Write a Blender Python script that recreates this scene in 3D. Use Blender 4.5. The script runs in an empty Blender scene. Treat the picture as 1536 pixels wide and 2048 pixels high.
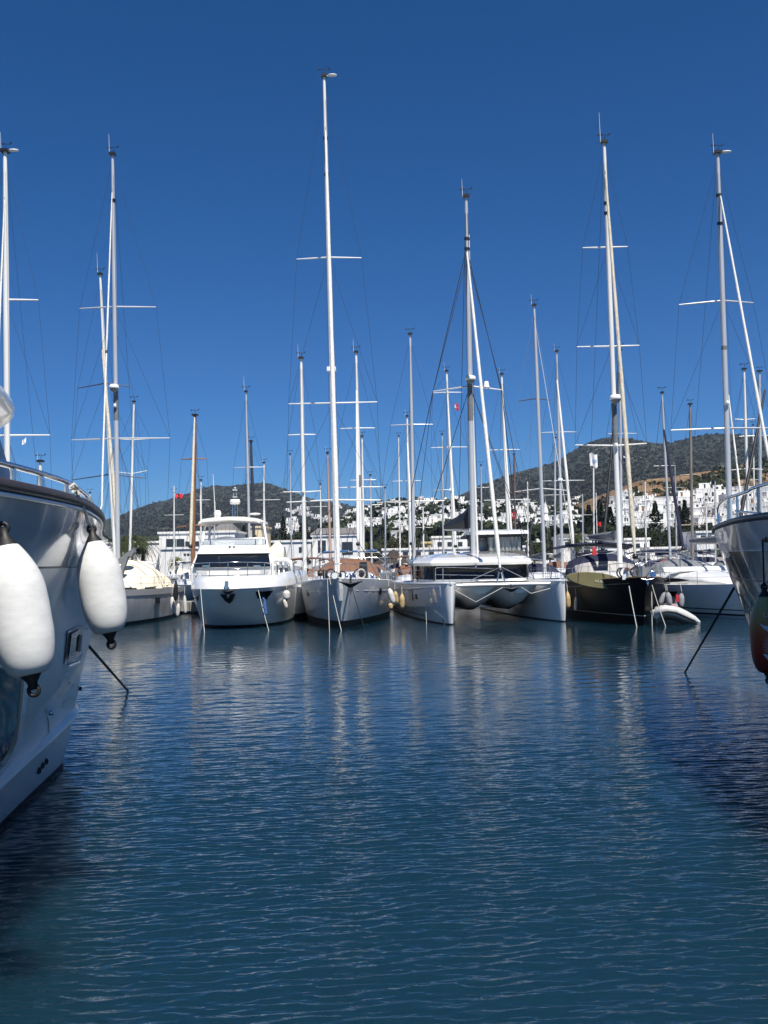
import bpy, math, random
import numpy as np
from mathutils import Vector, Matrix
random.seed(7); np.random.seed(7)
R_ = math.radians
# ---------------------------------------------------------------- camera
F_PX, W_PX, H_PX = 2000.0, 1536.0, 2048.0
EYE = 2.9
PITCH = math.atan(94 / F_PX); ROLL = 0.022
fw = Vector((0, math.cos(PITCH), math.sin(PITCH)))
r0 = Vector((1, 0, 0)); u0 = Vector((0, -math.sin(PITCH), math.cos(PITCH)))
cu = u0 * math.cos(ROLL) + r0 * math.sin(ROLL)
cr = r0 * math.cos(ROLL) - u0 * math.sin(ROLL)
cam_d = bpy.data.cameras.new("camera"); cam = bpy.data.objects.new("camera", cam_d)
bpy.context.scene.collection.objects.link(cam)
M = Matrix(((cr.x, cu.x, -fw.x, 0), (cr.y, cu.y, -fw.y, 0), (cr.z, cu.z, -fw.z, EYE), (0, 0, 0, 1)))
cam.matrix_world = M
cam_d.sensor_fit = 'VERTICAL'; cam_d.sensor_height = 36; cam_d.lens = 36 * F_PX / H_PX
cam_d.clip_start = 0.1; cam_d.clip_end = 20000
bpy.context.scene.camera = cam
# ---------------------------------------------------------------- light
SUN_EL, SUN_AZ = R_(58), R_(22)       # azimuth measured from behind the camera towards the right
sx, sy, sz = math.cos(SUN_EL) * math.sin(SUN_AZ), -math.cos(SUN_EL) * math.cos(SUN_AZ), math.sin(SUN_EL)
world = bpy.data.worlds.new("World"); bpy.context.scene.world = world; world.use_nodes = True
nt = world.node_tree; nt.nodes.clear()
out = nt.nodes.new('ShaderNodeOutputWorld'); bg = nt.nodes.new('ShaderNodeBackground')
sky = nt.nodes.new('ShaderNodeTexSky'); sky.sky_type = 'NISHITA'; sky.sun_disc = False
sky.sun_elevation = SUN_EL
sky.sun_rotation = math.atan2(sx, sy)
sky.air_density = 0.75; sky.dust_density = 0.05; sky.ozone_density = 4.0; sky.altitude = 500
hs = nt.nodes.new('ShaderNodeHueSaturation'); hs.inputs['Saturation'].default_value = 1.16
hs.inputs['Value'].default_value = 1.0
tcw = nt.nodes.new('ShaderNodeTexCoord'); spw = nt.nodes.new('ShaderNodeSeparateXYZ'); rpw = nt.nodes.new('ShaderNodeValToRGB')
e_ = rpw.color_ramp.elements; e_[0].position = 0.0; e_[0].color = (.68, .92, 1.18, 1); e_[1].position = .5; e_[1].color = (.72, .97, 1.24, 1)
for p_, c_ in ((.08, (.66, .91, 1.20, 1)), (.2, (.76, .95, 1.22, 1))):
    q_ = e_.new(p_); q_.color = c_
mxw = nt.nodes.new('ShaderNodeMix'); mxw.data_type = 'RGBA'; mxw.blend_type = 'MULTIPLY'; mxw.inputs[0].default_value = 1
nt.links.new(tcw.outputs['Generated'], spw.inputs[0]); nt.links.new(spw.outputs[2], rpw.inputs[0])
nt.links.new(sky.outputs[0], mxw.inputs[6]); nt.links.new(rpw.outputs[0], mxw.inputs[7])
nt.links.new(mxw.outputs[2], hs.inputs['Color']); nt.links.new(hs.outputs[0], bg.inputs[0])
bg.inputs[1].default_value = 0.055
nt.links.new(bg.outputs[0], out.inputs[0])
sd = bpy.data.lights.new("sun", 'SUN'); sd.energy = 5.0; sd.angle = R_(0.53); sd.color = (1, 0.955, 0.89)
sun = bpy.data.objects.new("sun", sd); bpy.context.scene.collection.objects.link(sun)
sun.rotation_euler = Vector((sx, sy, sz)).to_track_quat('Z', 'Y').to_euler(); sun.location = (0, -20, 60)
sc = bpy.context.scene
sc.view_settings.view_transform = 'Standard'; sc.view_settings.look = 'None'
sc.view_settings.exposure = 0.46; sc.view_settings.gamma = 1
sc.cycles.max_bounces = 8; sc.cycles.glossy_bounces = 4; sc.cycles.transparent_max_bounces = 12
sc.cycles.caustics_reflective = True; sc.cycles.blur_glossy = 1.0; sc.cycles.sample_clamp_indirect = 2.5; sc.cycles.caustics_refractive = False

# ---------------------------------------------------------------- helpers
COL = sc.collection
def P(px, py, Y):
    d = fw + cr * ((px - W_PX / 2) / F_PX) + cu * ((H_PX / 2 - py) / F_PX)
    return Vector((0, 0, EYE)) + d * (Y / d.y)
def proj(p):
    q = Vector(p) - Vector((0, 0, EYE)); z = q.dot(fw)
    return W_PX / 2 + F_PX * q.dot(cr) / z, H_PX / 2 - F_PX * q.dot(cu) / z
def hor(px): return 1118 - ROLL * (px - 768)
def V(*a): return Vector(a)

MATS = {}
def mat(name, col=(.8, .8, .8), rough=.5, metal=0., coat=0., noise=0., ns=3., bump=0., bs=20., stretch=(1, 1, 1), spec=.5, col2=None, trans=0., alpha=1.):
    if name in MATS: return MATS[name]
    m = bpy.data.materials.new(name); m.use_nodes = True; t = m.node_tree; b = t.nodes['Principled BSDF']
    b.inputs['Base Color'].default_value = (*col, 1); b.inputs['Roughness'].default_value = rough
    b.inputs['Metallic'].default_value = metal; b.inputs['Coat Weight'].default_value = coat
    b.inputs['Coat Roughness'].default_value = .04; b.inputs['Specular IOR Level'].default_value = spec
    b.inputs['Transmission Weight'].default_value = trans; b.inputs['Alpha'].default_value = alpha
    if noise or bump or col2:
        tc = t.nodes.new('ShaderNodeTexCoord'); mp = t.nodes.new('ShaderNodeMapping'); mp.inputs['Scale'].default_value = stretch
        t.links.new(tc.outputs['Object'], mp.inputs[0])
    if noise or col2:
        n = t.nodes.new('ShaderNodeTexNoise'); n.inputs['Scale'].default_value = ns; n.inputs['Detail'].default_value = 6
        n.inputs['Roughness'].default_value = .62
        t.links.new(mp.outputs[0], n.inputs[0])
        r = t.nodes.new('ShaderNodeValToRGB'); r.color_ramp.elements[0].position = .36; r.color_ramp.elements[1].position = .64
        c2 = col2 or tuple(max(0, c * (1 - noise)) for c in col)
        r.color_ramp.elements[0].color = (*c2, 1); r.color_ramp.elements[1].color = (*col, 1)
        t.links.new(n.outputs[0], r.inputs[0]); t.links.new(r.outputs[0], b.inputs['Base Color'])
    if bump:
        n2 = t.nodes.new('ShaderNodeTexNoise'); n2.inputs['Scale'].default_value = bs; n2.inputs['Detail'].default_value = 4
        t.links.new(mp.outputs[0], n2.inputs[0])
        bp = t.nodes.new('ShaderNodeBump'); bp.inputs['Strength'].default_value = bump; bp.inputs['Distance'].default_value = .05
        t.links.new(n2.outputs[0], bp.inputs['Height']); t.links.new(bp.outputs[0], b.inputs['Normal'])
    MATS[name] = m; return m

ORG = {}
class MB:
    def __init__(s): s.v = []; s.f = []; s.m = []; s.s = []
    def add(s, vs, fs, mi=0, sm=False):
        o = len(s.v); s.v += [tuple(p) for p in vs]
        for f in fs: s.f.append(tuple(i + o for i in f)); s.m.append(mi); s.s.append(sm)
        return s
    def box(s, c, sz, rz=0, mi=0, top=(1, 1)):
        hx, hy, hz = sz[0] / 2, sz[1] / 2, sz[2] / 2; ca, sa = math.cos(rz), math.sin(rz); vs = []
        for z in (-1, 1):
            kx, ky = (1, 1) if z < 0 else top
            for a, b in ((-1, -1), (1, -1), (1, 1), (-1, 1)):
                x, y = a * hx * kx, b * hy * ky
                vs.append((c[0] + x * ca - y * sa, c[1] + x * sa + y * ca, c[2] + z * hz))
        return s.add(vs, [(3, 2, 1, 0), (4, 5, 6, 7), (0, 1, 5, 4), (1, 2, 6, 5), (2, 3, 7, 6), (3, 0, 4, 7)], mi)
    def tube(s, pts, r, n=6, mi=0, cap=True, sm=True):
        pts = [Vector(p) for p in pts]; k = len(pts); rs = r if isinstance(r, (list, tuple)) else [r] * k
        vs = []; up = None
        for i, p in enumerate(pts):
            t = (pts[min(i + 1, k - 1)] - pts[max(i - 1, 0)])
            if t.length < 1e-9: t = Vector((0, 0, 1))
            t.normalize()
            if up is None:
                up = Vector((0, 0, 1)) if abs(t.z) < .9 else Vector((0, 1, 0))
            a = t.cross(up)
            if a.length < 1e-6: a = t.cross(Vector((1, 0, 0)))
            a.normalize(); b = a.cross(t).normalized(); up = b
            for j in range(n):
                w = 2 * math.pi * j / n; vs.append(p + (a * math.cos(w) + b * math.sin(w)) * rs[i])
        fs = [(i * n + j, i * n + (j + 1) % n, (i + 1) * n + (j + 1) % n, (i + 1) * n + j) for i in range(k - 1) for j in range(n)]
        s.add(vs, fs, mi, sm)
        if cap: s.add(vs[:n], [tuple(range(n))[::-1]], mi); s.add(vs[-n:], [tuple(range(n))], mi)
        return s
    def lathe(s, prof, o, ax, n=20, mi=0, sm=True):
        ax = Vector(ax).normalized(); a = ax.cross(Vector((0, 1, 0)) if abs(ax.y) < .9 else Vector((1, 0, 0))).normalized(); b = ax.cross(a)
        vs = [Vector(o) + ax * z + (a * math.cos(2 * math.pi * j / n) + b * math.sin(2 * math.pi * j / n)) * max(r, 1e-4) for r, z in prof for j in range(n)]
        k = len(prof)
        return s.add(vs, [(i * n + j, i * n + (j + 1) % n, (i + 1) * n + (j + 1) % n, (i + 1) * n + j) for i in range(k - 1) for j in range(n)], mi, sm)
    def prism(s, poly, vec, mi=0):
        n = len(poly); vec = Vector(vec); a = [Vector(p) for p in poly]; b = [p + vec for p in a]
        return s.add(a + b, [tuple(range(n)), tuple(range(2 * n - 1, n - 1, -1))] + [(i, i + n, (i + 1) % n + n, (i + 1) % n) for i in range(n)], mi)
    def grid(s, rows, mi=0, sm=True, mif=None):
        n = len(rows[0]); vs = [p for r in rows for p in r]; o = len(s.v); s.v += [tuple(p) for p in vs]
        for i in range(len(rows) - 1):
            for j in range(n - 1):
                s.f.append((o + i * n + j, o + i * n + j + 1, o + (i + 1) * n + j + 1, o + (i + 1) * n + j))
                s.m.append(mif(i, j) if mif else mi); s.s.append(sm)
        return s
    def loft(s, rings, mi=0, sm=False, cap=True):
        n = len(rings[0]); vs = [p for r in rings for p in r]
        fs = [(i * n + j, i * n + (j + 1) % n, (i + 1) * n + (j + 1) % n, (i + 1) * n + j) for i in range(len(rings) - 1) for j in range(n)]
        s.add(vs, fs, mi, sm)
        if cap: s.add(rings[0], [tuple(range(n))[::-1]], mi); s.add(rings[-1], [tuple(range(n))], mi)
        return s
    def ball(s, c, r, n=8, mi=0, sc=(1, 1, 1)):
        vs = []; 
        for i in range(n + 1):
            th = math.pi * i / n
            for j in range(n * 2):
                ph = math.pi * j / n
                vs.append((c[0] + r * sc[0] * math.sin(th) * math.cos(ph), c[1] + r * sc[1] * math.sin(th) * math.sin(ph), c[2] + r * sc[2] * math.cos(th)))
        m = n * 2
        return s.add(vs, [(i * m + j, (i + 1) * m + j, (i + 1) * m + (j + 1) % m, i * m + (j + 1) % m) for i in range(n) for j in range(m)], mi, True)
    def build(s, name, mats, parent=None, origin=(0, 0, 0), fix=True):
        if not isinstance(mats, (list, tuple)): mats = [mats]
        o = ORG[parent] if parent else Vector(origin)
        me = bpy.data.meshes.new(name); me.from_pydata([(x - o[0], y - o[1], z - o[2]) for x, y, z in s.v], [], s.f)
        me.polygons.foreach_set('material_index', s.m); me.polygons.foreach_set('use_smooth', s.s)
        for m in mats: me.materials.append(m)
        if fix:
            import bmesh
            bm = bmesh.new(); bm.from_mesh(me); bmesh.ops.recalc_face_normals(bm, faces=bm.faces); bm.to_mesh(me); bm.free()
        me.update()
        ob = bpy.data.objects.new(name, me); COL.objects.link(ob)
        if parent: ob.parent = parent
        else: ob.location = o
        ORG[ob] = o
        return ob
def tag(o, label=None, cat=None, group=None, kind=None):
    if label: o['label'] = label
    if cat: o['category'] = cat
    if group: o['group'] = group
    if kind: o['kind'] = kind
    return o
def empty(name, loc, label, cat, group=None):
    o = bpy.data.objects.new(name, None); COL.objects.link(o); o.location = loc; ORG[o] = Vector(loc); o.empty_display_size = .5
    return tag(o, label, cat, group)
def lerp(a, b, t): return a + (b - a) * t
def interp(x, xs, ys): return float(np.interp(x, xs, ys))
def cable(a, b, sag, n=8):
    a, b = Vector(a), Vector(b)
    return [a.lerp(b, i / n) - Vector((0, 0, sag * 4 * (i / n) * (1 - i / n))) for i in range(n + 1)]

GEL = mat('white_gelcoat', (.80, .80, .78), .28, coat=.5, noise=.06, ns=1.2)
GELW = mat('white_deck', (.74, .73, .69), .5, noise=.12, ns=4)
STEEL = mat('stainless', (.62, .63, .65), .18, metal=1.)
ALU = mat('mast_aluminium', (.62, .62, .62), .3, metal=.35, noise=.1, ns=2, stretch=(1, 1, .2))
MASTW = mat('white_mast_paint', (.78, .77, .73), .35, coat=.3, noise=.1, ns=3, stretch=(1, 1, .15))
BLACK = mat('black_plastic', (.012, .012, .014), .4)
RUBBER = mat('black_rubber', (.01, .01, .011), .55)
GLASS = mat('dark_glass', (.008, .01, .013), .06, spec=.4)
WIRE = mat('rig_wire', (.07, .07, .08), .4, metal=.3)
WIREL = mat('rig_wire_bright', (.42, .43, .46), .3, metal=.6)
SAILW = mat('furled_sail_white', (.76, .75, .71), .8, noise=.22, ns=9, stretch=(2, 2, .5), bump=.6, bs=14)
SAILC = mat('furled_sail_cream', (.62, .56, .44), .8, noise=.3, ns=6, stretch=(2, 2, .5), bump=.8, bs=12)
ROPEW = mat('pale_rope', (.55, .53, .48), .8, noise=.3, ns=40)
ROPED = mat('dark_rope', (.025, .024, .022), .8, noise=.3, ns=40)
NAVY = mat('navy_canvas', (.008, .012, .04), .85, noise=.3, ns=5, bump=.3)
BROWNC = mat('brown_canvas', (.19, .095, .055), .85, noise=.2, ns=5, bump=.4, bs=8)
CREAMC = mat('cream_tarp', (.8, .74, .58), .85, noise=.12, ns=3, bump=.8, bs=3)
GREYC = mat('grey_canvas', (.18, .19, .2), .85, noise=.2, ns=5, bump=.3)
BLACKC = mat('black_sail_cloth', (.012, .014, .016), .6, noise=.4, ns=4, bump=.5, bs=5)
WOODM = mat('varnished_mast', (.26, .12, .055), .4, coat=.4, noise=.3, ns=5, stretch=(4, 4, .4))
TEAK = mat('teak', (.24, .15, .09), .7, noise=.3, ns=6, stretch=(8, 1, 1))
BOOT = mat('antifoul_dark', (.008, .013, .016), .5, noise=.4, ns=4)
# ---------------------------------------------------------------- water
def make_water():
    rows = [2.6]
    while rows[-1] < 66:
        y = rows[-1]; rows.append(y + max(.008, min(.24, y * y / 8200.)))
    Yr = np.array(rows); nu = 760
    U = np.linspace(-.62, .62, nu)
    Yg, Ug = np.meshgrid(Yr, U, indexing='ij'); Xg = Ug * (Yg + 1.5)
    dY = np.gradient(Yr)[:, None]; dX = (U[1] - U[0]) * (Yg + 1.5)
    Z = np.zeros_like(Yg); rng = np.random.RandomState(3)
    patch = 1 + .45 * np.sin(Xg * .21 + 1.3 * np.sin(Yg * .13)) * np.sin(Yg * .17 + .8 * np.sin(Xg * .11 + 2))
    for i in range(150):
        lam = .08 * (10 ** (rng.rand() ** 1.45)); k = 2 * math.pi / lam
        spread = .24 if lam < .3 else .36
        th = rng.randn() * spread - .09
        kx, ky = k * math.sin(th), k * math.cos(th)
        amp = .0019 * lam ** 1.0 * (1.0 if lam < .45 else .8)
        ph = rng.rand() * 6.283
        att = np.clip((lam / (dY * abs(math.cos(th)) + 1e-6) - 2.2) / 2.5, 0, 1)
        att = np.minimum(att, np.clip((lam / (dX * abs(math.sin(th)) + 1e-6) - 2.2) / 2.5, 0, 1))
        w = kx * Xg + ky * Yg + ph
        amp *= 1.7 if .09 < lam < .2 else .75
        Z += amp * att * (np.sin(w) - .24 * np.cos(2 * w)) * (patch if lam < .5 else 1)
    edge = np.clip((66 - Yg) / 4, 0, 1) * np.clip((.62 - np.abs(Ug)) / .02, 0, 1); Z *= edge
    n, m = Yg.shape
    v = np.stack([Xg, Yg, Z], -1).reshape(-1, 3)
    idx = np.arange(n * m).reshape(n, m)
    f = np.stack([idx[:-1, :-1], idx[:-1, 1:], idx[1:, 1:], idx[1:, :-1]], -1).reshape(-1, 4)
    xs = [-700, -60, 60, 700]; ys = [-60, 2, 66, 165]
    # surrounding flat sheet a little lower
    ov = len(v); ex = []; ef = []
    gx = [-900, -200, -60, 60, 200, 900]; gy = [-80, -20, 2, 30, 66, 110, 200]
    for y in gy:
        for x in gx: ex.append((x, y, -.035))
    for j in range(len(gy) - 1):
        for i in range(len(gx) - 1):
            a = ov + j * len(gx) + i; ef.append((a, a + 1, a + len(gx) + 1, a + len(gx)))
    v = np.concatenate([v, np.array(ex)]); f = np.concatenate([f, np.array(ef)])
    me = bpy.data.meshes.new('water'); me.vertices.add(len(v)); me.vertices.foreach_set('co', v.ravel().astype(np.float32))
    me.loops.add(f.size); me.loops.foreach_set('vertex_index', f.ravel().astype(np.int32))
    me.polygons.add(len(f)); me.polygons.foreach_set('loop_start', np.arange(0, f.size, 4, dtype=np.int32))
    me.polygons.foreach_set('loop_total', np.full(len(f), 4, dtype=np.int32))
    me.polygons.foreach_set('use_smooth', np.ones(len(f), dtype=bool)); me.update(calc_edges=True)
    w = bpy.data.materials.new('sea_water'); w.use_nodes = True; t = w.node_tree; b = t.nodes['Principled BSDF']
    b.inputs['Base Color'].default_value = (.0055, .024, .040, 1); b.subsurface_method = 'BURLEY'; b.inputs['Subsurface Weight'].default_value = 1.; b.inputs['Subsurface Radius'].default_value = (1, 1, 1); b.inputs['Subsurface Scale'].default_value = 1.6; b.inputs['Roughness'].default_value = .03
    b.inputs['IOR'].default_value = 1.333
    tc = t.nodes.new('ShaderNodeTexCoord'); mp = t.nodes.new('ShaderNodeMapping'); mp.inputs['Scale'].default_value = (.8, 1.9, 1)
    mp.inputs['Rotation'].default_value = (0, 0, -.1)
    n1 = t.nodes.new('ShaderNodeTexNoise'); n1.inputs['Scale'].default_value = 5.5; n1.inputs['Detail'].default_value = 3
    bp = t.nodes.new('ShaderNodeBump'); bp.inputs['Strength'].default_value = 1.0; bp.inputs['Distance'].default_value = .010
    n3 = t.nodes.new('ShaderNodeTexNoise'); n3.inputs['Scale'].default_value = .16; n3.inputs['Detail'].default_value = 3
    mr = t.nodes.new('ShaderNodeMapRange'); mr.inputs['From Min'].default_value = .38; mr.inputs['From Max'].default_value = .62
    mr.inputs['To Min'].default_value = .35; mr.inputs['To Max'].default_value = 1.0
    t.links.new(tc.outputs['Object'], mp.inputs[0]); t.links.new(mp.outputs[0], n1.inputs[0])
    t.links.new(tc.outputs['Object'], n3.inputs[0]); t.links.new(n3.outputs[0], mr.inputs[0]); t.links.new(mr.outputs[0], bp.inputs['Strength'])
    t.links.new(n1.outputs[0], bp.inputs['Height']); t.links.new(bp.outputs[0], b.inputs['Normal'])
    me.materials.append(w)
    o = bpy.data.objects.new('water', me); COL.objects.link(o); o['kind'] = 'structure'
make_water()
# ---------------------------------------------------------------- near yachts moored either side of the viewpoint
def catmull(xs, ys, x):
    return float(np.interp(x, xs, ys))
def smooth_curve(pts, n):
    """pts [(Y,X)] -> n points by Catmull-Rom, uniform in Y-fraction"""
    P_ = [Vector((p[0], p[1], 0)) for p in pts]; P_ = [P_[0] * 2 - P_[1]] + P_ + [P_[-1] * 2 - P_[-2]]
    res = []
    for i in range(1, len(P_) - 2):
        for j in range(24):
            t = j / 24; a, b, c, d = P_[i - 1:i + 3]
            res.append(.5 * ((2 * b) + (c - a) * t + (2 * a - 5 * b + 4 * c - d) * t * t + (3 * b - a - 3 * c + d) * t ** 3))
    res.append(P_[-2])
    L = [0]
    for i in range(1, len(res)): L.append(L[-1] + (res[i] - res[i - 1]).length)
    s = np.linspace(0, L[-1], n)
    return [(float(np.interp(q, L, [r.x for r in res])), float(np.interp(q, L, [r.y for r in res]))) for q in s]
class NearHull:
    def __init__(self, levels, cx, n=90, nz=60, mirror_sign=1):
        # levels: [(z, [(Y,X)...])] top to bottom ; X given for the visible side
        self.cx = cx; zs = [l[0] for l in levels]; cur = [smooth_curve(l[1], n) for l in levels]
        self.zs = np.linspace(zs[0], zs[-1], nz); self.n = n
        g = np.zeros((nz, n, 3))
        for j in range(n):
            ys = [c[j][0] for c in cur]; xs = [c[j][1] for c in cur]
            # smooth vertical interpolation
            zz = np.array(zs[::-1]); yy = np.array(ys[::-1]); xx = np.array(xs[::-1])
            k = self._spl(zz, yy, self.zs); k2 = self._spl(zz, xx, self.zs)
            g[:, j, 0] = k2; g[:, j, 1] = k; g[:, j, 2] = self.zs
        self.g = g
        d = g - np.array([0, 0, EYE]); f3, r3, u3 = np.array(fw), np.array(cr), np.array(cu)
        zc = d @ f3; self.px = W_PX / 2 + F_PX * (d @ r3) / zc; self.py = H_PX / 2 - F_PX * (d @ u3) / zc
        self.dep = zc
    def _spl(self, x, y, q):
        # monotone-ish cubic (finite-difference tangents)
        m = np.gradient(y, x); i = np.clip(np.searchsorted(x, q) - 1, 0, len(x) - 2); h = x[i + 1] - x[i]; t = np.clip((q - x[i]) / h, 0, 1)
        return (2 * t**3 - 3 * t**2 + 1) * y[i] + (t**3 - 2 * t**2 + t) * h * m[i] + (-2 * t**3 + 3 * t**2) * y[i + 1] + (t**3 - t**2) * h * m[i + 1]
    def at(self, px, py, off=.0):
        d = (self.px - px) ** 2 + (self.py - py) ** 2
        i, j = np.unravel_index(np.argmin(d), d.shape); p = Vector(self.g[i, j])
        # slide onto the exact ray at the same depth
        q = P(px, py, p.y); nrm = self.nrm(i, j)
        # intersect ray with local tangent plane
        o = Vector((0, 0, EYE)); dr = (q - o).normalized(); den = dr.dot(nrm)
        if abs(den) > .08: 
            t = (p - o).dot(nrm) / den; q = o + dr * t
            if (q - p).length > .35: q = p
        else: q = p
        return q + nrm * off
    def nrm(self, i, j):
        g = self.g; i0, i1 = max(i - 1, 0), min(i + 1, g.shape[0] - 1); j0, j1 = max(j - 1, 0), min(j + 1, g.shape[1] - 1)
        a = Vector(g[i1, j] - g[i0, j]); b = Vector(g[i, j1] - g[i, j0]); n = a.cross(b).normalized()
        if n.dot(Vector((-1 if self.cx > 0 else 1, 0, 0))) < 0: n = -n
        return n
    def level(self, z, off=0.):
        i = int(np.argmin(abs(self.zs - z))); return [Vector(self.g[i, j]) + self.nrm(i, j) * off for j in range(self.n)]
    def mesh(self, zsplit=None):
        mb = MB(); g = self.g; cx = self.cx
        left = [[tuple(p) for p in r] for r in g]; right = [[(2 * cx - p[0], p[1], p[2]) for p in r] for r in g]
        mif = (lambda i, j: 1 if self.zs[i] < zsplit else 2 if self.zs[i] > 2.93 else 0) if zsplit is not None else None
        mb.grid(left, mif=mif); mb.grid([r[::-1] for r in right], mif=mif)
        return mb

HBAND = mat('dark_gloss_band', (.42, .43, .43), .16, coat=.7, bump=.01, bs=1.5)
HULLL = mat('pearl_grey_topsides', (.70, .70, .68), .35, coat=.3, noise=.05, ns=.8, bump=.012, bs=1.2)
RAILB = mat('brown_rubbing_strake', (.05, .032, .022), .4, noise=.3, ns=8, stretch=(1, .3, 1))
WHITEG = mat('white_trim', (.82, .82, .8), .3, coat=.4)
def left_yacht():
    t = empty('motor_yacht', (-5, 10, 0), 'big pearl grey motor yacht at left edge with two white fenders on its side', 'yacht')
    lv = [(3.35, [(1.5, -2.42), (4, -2.32), (6, -2.28), (7.5, -2.33), (8.8, -2.56), (10.3, -2.92), (12, -3.4), (14, -3.97), (15.8, -4.45), (17.2, -4.78), (18, -5)]),
          (2.9, [(1.5, -2.5), (4, -2.4), (6, -2.37), (7.5, -2.44), (9, -2.74), (10.5, -3.07), (12, -3.44), (14, -4.0), (15.6, -4.5), (16.8, -4.82), (17.5, -5)]),
          (2.0, [(1.5, -2.7), (4, -2.68), (6, -2.75), (8, -2.88), (10, -3.14), (11, -3.33), (12, -3.55), (14, -4.09), (15.4, -4.52), (16.3, -4.82), (16.8, -5)]),
          (.7, [(1.5, -3.1), (4, -3.2), (6, -3.4), (8, -3.66), (10, -3.97), (11, -4.12), (12.5, -4.32), (14, -4.53), (15, -4.7), (15.6, -4.85), (16, -5)]),
          (0, [(1.5, -3.25), (4, -3.35), (6, -3.55), (8, -3.85), (10, -4.17), (11.4, -4.36), (13, -4.54), (14.2, -4.67), (14.8, -4.8), (15.1, -4.9), (15.3, -5)]),
          (-.5, [(1.5, -3.5), (4, -3.6), (6, -3.8), (8, -4.1), (10, -4.4), (11.4, -4.55), (13, -4.7), (14.0, -4.8), (14.3, -4.88), (14.5, -4.94), (14.7, -5)])]
    H = NearHull(lv, -5)
    hull = H.mesh(.1).build('hull', [HULLL, BOOT, HBAND], t)
    # deck edge: brown rubbing strake over a white line
    e = H.level(3.35); mb = MB(); 
    mb.tube([p + V(.0, 0, .045) for p in e], .042, 8); mb.build('rubbing_strake', RAILB, t)
    mb = MB(); mb.tube([p + V(.005, 0, -.012) for p in e], .017, 6); mb.build('gunwale_stripe', WHITEG, t)
    mb = MB(); r1 = [(p.x, p.y, 3.37) for p in e]; r2 = [(-10 - p.x, p.y, 3.37) for p in e]
    mb.grid([r1, r2], sm=False); mb.build('deck', GELW, t)
    # knuckle panel line
    k = H.level(2.9, .002); MB().tube(k, .007, 4).build('hull_seam', BLACK, t)
    # spray rail (wide white chine shelf)
    k = H.level(.72); n = [H.nrm(int(np.argmin(abs(H.zs - .72))), j) for j in range(H.n)]
    rows = [[], [], [], []]
    for j in range(H.n):
        w = .10 * min(1, (H.n - 1 - j) / 8.); h = Vector((n[j].x, n[j].y, 0)).normalized()
        a = k[j]; rows[0].append(a + V(0, 0, .055) - h * .02); rows[1].append(a + h * w * .95 + V(0, 0, .0)); rows[2].append(a + h * w + V(0, 0, -.035)); rows[3].append(a - V(0, 0, .06) - h * .05)
    MB().grid(rows, sm=False).build('spray_rail', WHITEG, t)
    # handrail
    eh = [p + V(-.10, 0, 0) for p in e if p.y > 3]
    hr = [p + V(0, 0, .20 if p.y < 12 else .20) for p in eh]
    MB().tube(hr[:-6], .021, 10).build('handrail', STEEL, t)
    for px in (-120, 27, 90, 137, 172, 186, 196, 203):
        j = min(range(len(eh)), key=lambda q: abs(proj(eh[q])[0] - px) + (30 if eh[q].y > 17.5 else 0)); p = eh[j]
        mb = MB(); mb.tube([p + V(0, 0, .03), p + V(0, 0, .19)], .02, 8); mb.lathe([(.05, .04), (.045, .08), (.024, .1)], p, (0, 0, 1), 12)
        mb.build('stanchion', STEEL, t)
    # small hull window: frame and pane follow the curved topsides
    def onh(pts, off): return [H.at(a, b, off) for a, b in pts]
    def patch(tl, tr, br, bl, off, n=9, m=9):
        rows = []
        for i in range(n):
            v = i / (n - 1); r = []
            for j in range(m):
                u = j / (m - 1); x = lerp(lerp(tl[0], tr[0], u), lerp(bl[0], br[0], u), v); y = lerp(lerp(tl[1], tr[1], u), lerp(bl[1], br[1], u), v); r.append(H.at(x, y, off))
            rows.append(r)
        return rows
    def smoothp(rows):
        for _ in range(3):
            rows = [[(rows[i][j] * 2 + rows[max(i - 1, 0)][j] + rows[min(i + 1, len(rows) - 1)][j]) / 4 if 0 < i < len(rows) - 1 else rows[i][j] for j in range(len(rows[0]))] for i in range(len(rows))]
        return rows
    f = MB().grid(smoothp(patch((133, 1262), (162, 1249), (160, 1315), (127, 1329), .012))).build('porthole', mat('porthole_frame', (.20, .23, .26), .3, coat=.5), t)
    MB().grid(smoothp(patch((137, 1267), (158, 1256), (156, 1308), (131, 1320), .030))).build('pane', GLASS, f)
    MB().grid(smoothp(patch((150, 1272), (157, 1266), (154, 1300), (147, 1303), .040))).build('inner_blind', BLACK, f)
    MB().tube(onh([(168, 1252), (166, 1285), (161, 1312)], .02), [.006, .012, .016], 6).build('lip', WHITEG, f)
    MB().tube(onh([(155, 1322), (144, 1328), (131, 1333)], .02), [.022, .026, .022], 8).build('lip', WHITEG, f)
    # big window with white surround
    edge_r = [(36, 1350), (34, 1385), (30, 1425), (24, 1470), (14, 1500), (0, 1518)]
    rows = []
    for i in range(14):
        v = i / 13 * 5; k = min(4, int(v)); a = lerp(edge_r[k][0], edge_r[k + 1][0], v - k); b = lerp(edge_r[k][1], edge_r[k + 1][1], v - k)
        L_ = (-150, lerp(1290, 1600, i / 13)); rows.append([H.at(lerp(L_[0], a, q), lerp(L_[1], b, q), .03) for q in (0, .25, .5, .75, .9, 1)])
    bw = MB().grid(smoothp(rows)).build('hull_window', GLASS, t)
    a = onh([(38, 1345), (36, 1385), (32, 1425), (26, 1472), (16, 1502), (0, 1524), (-70, 1580)], .045); b = onh([(56, 1345), (50, 1385), (45, 1425), (39, 1476), (27, 1510), (2, 1545), (-70, 1615)], .03)
    MB().grid([[p - V(.05, 0, .0) for p in a], a, b, [p - V(.05, 0, .0) for p in b]], sm=False).build('window_surround', WHITEG, bw)
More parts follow.
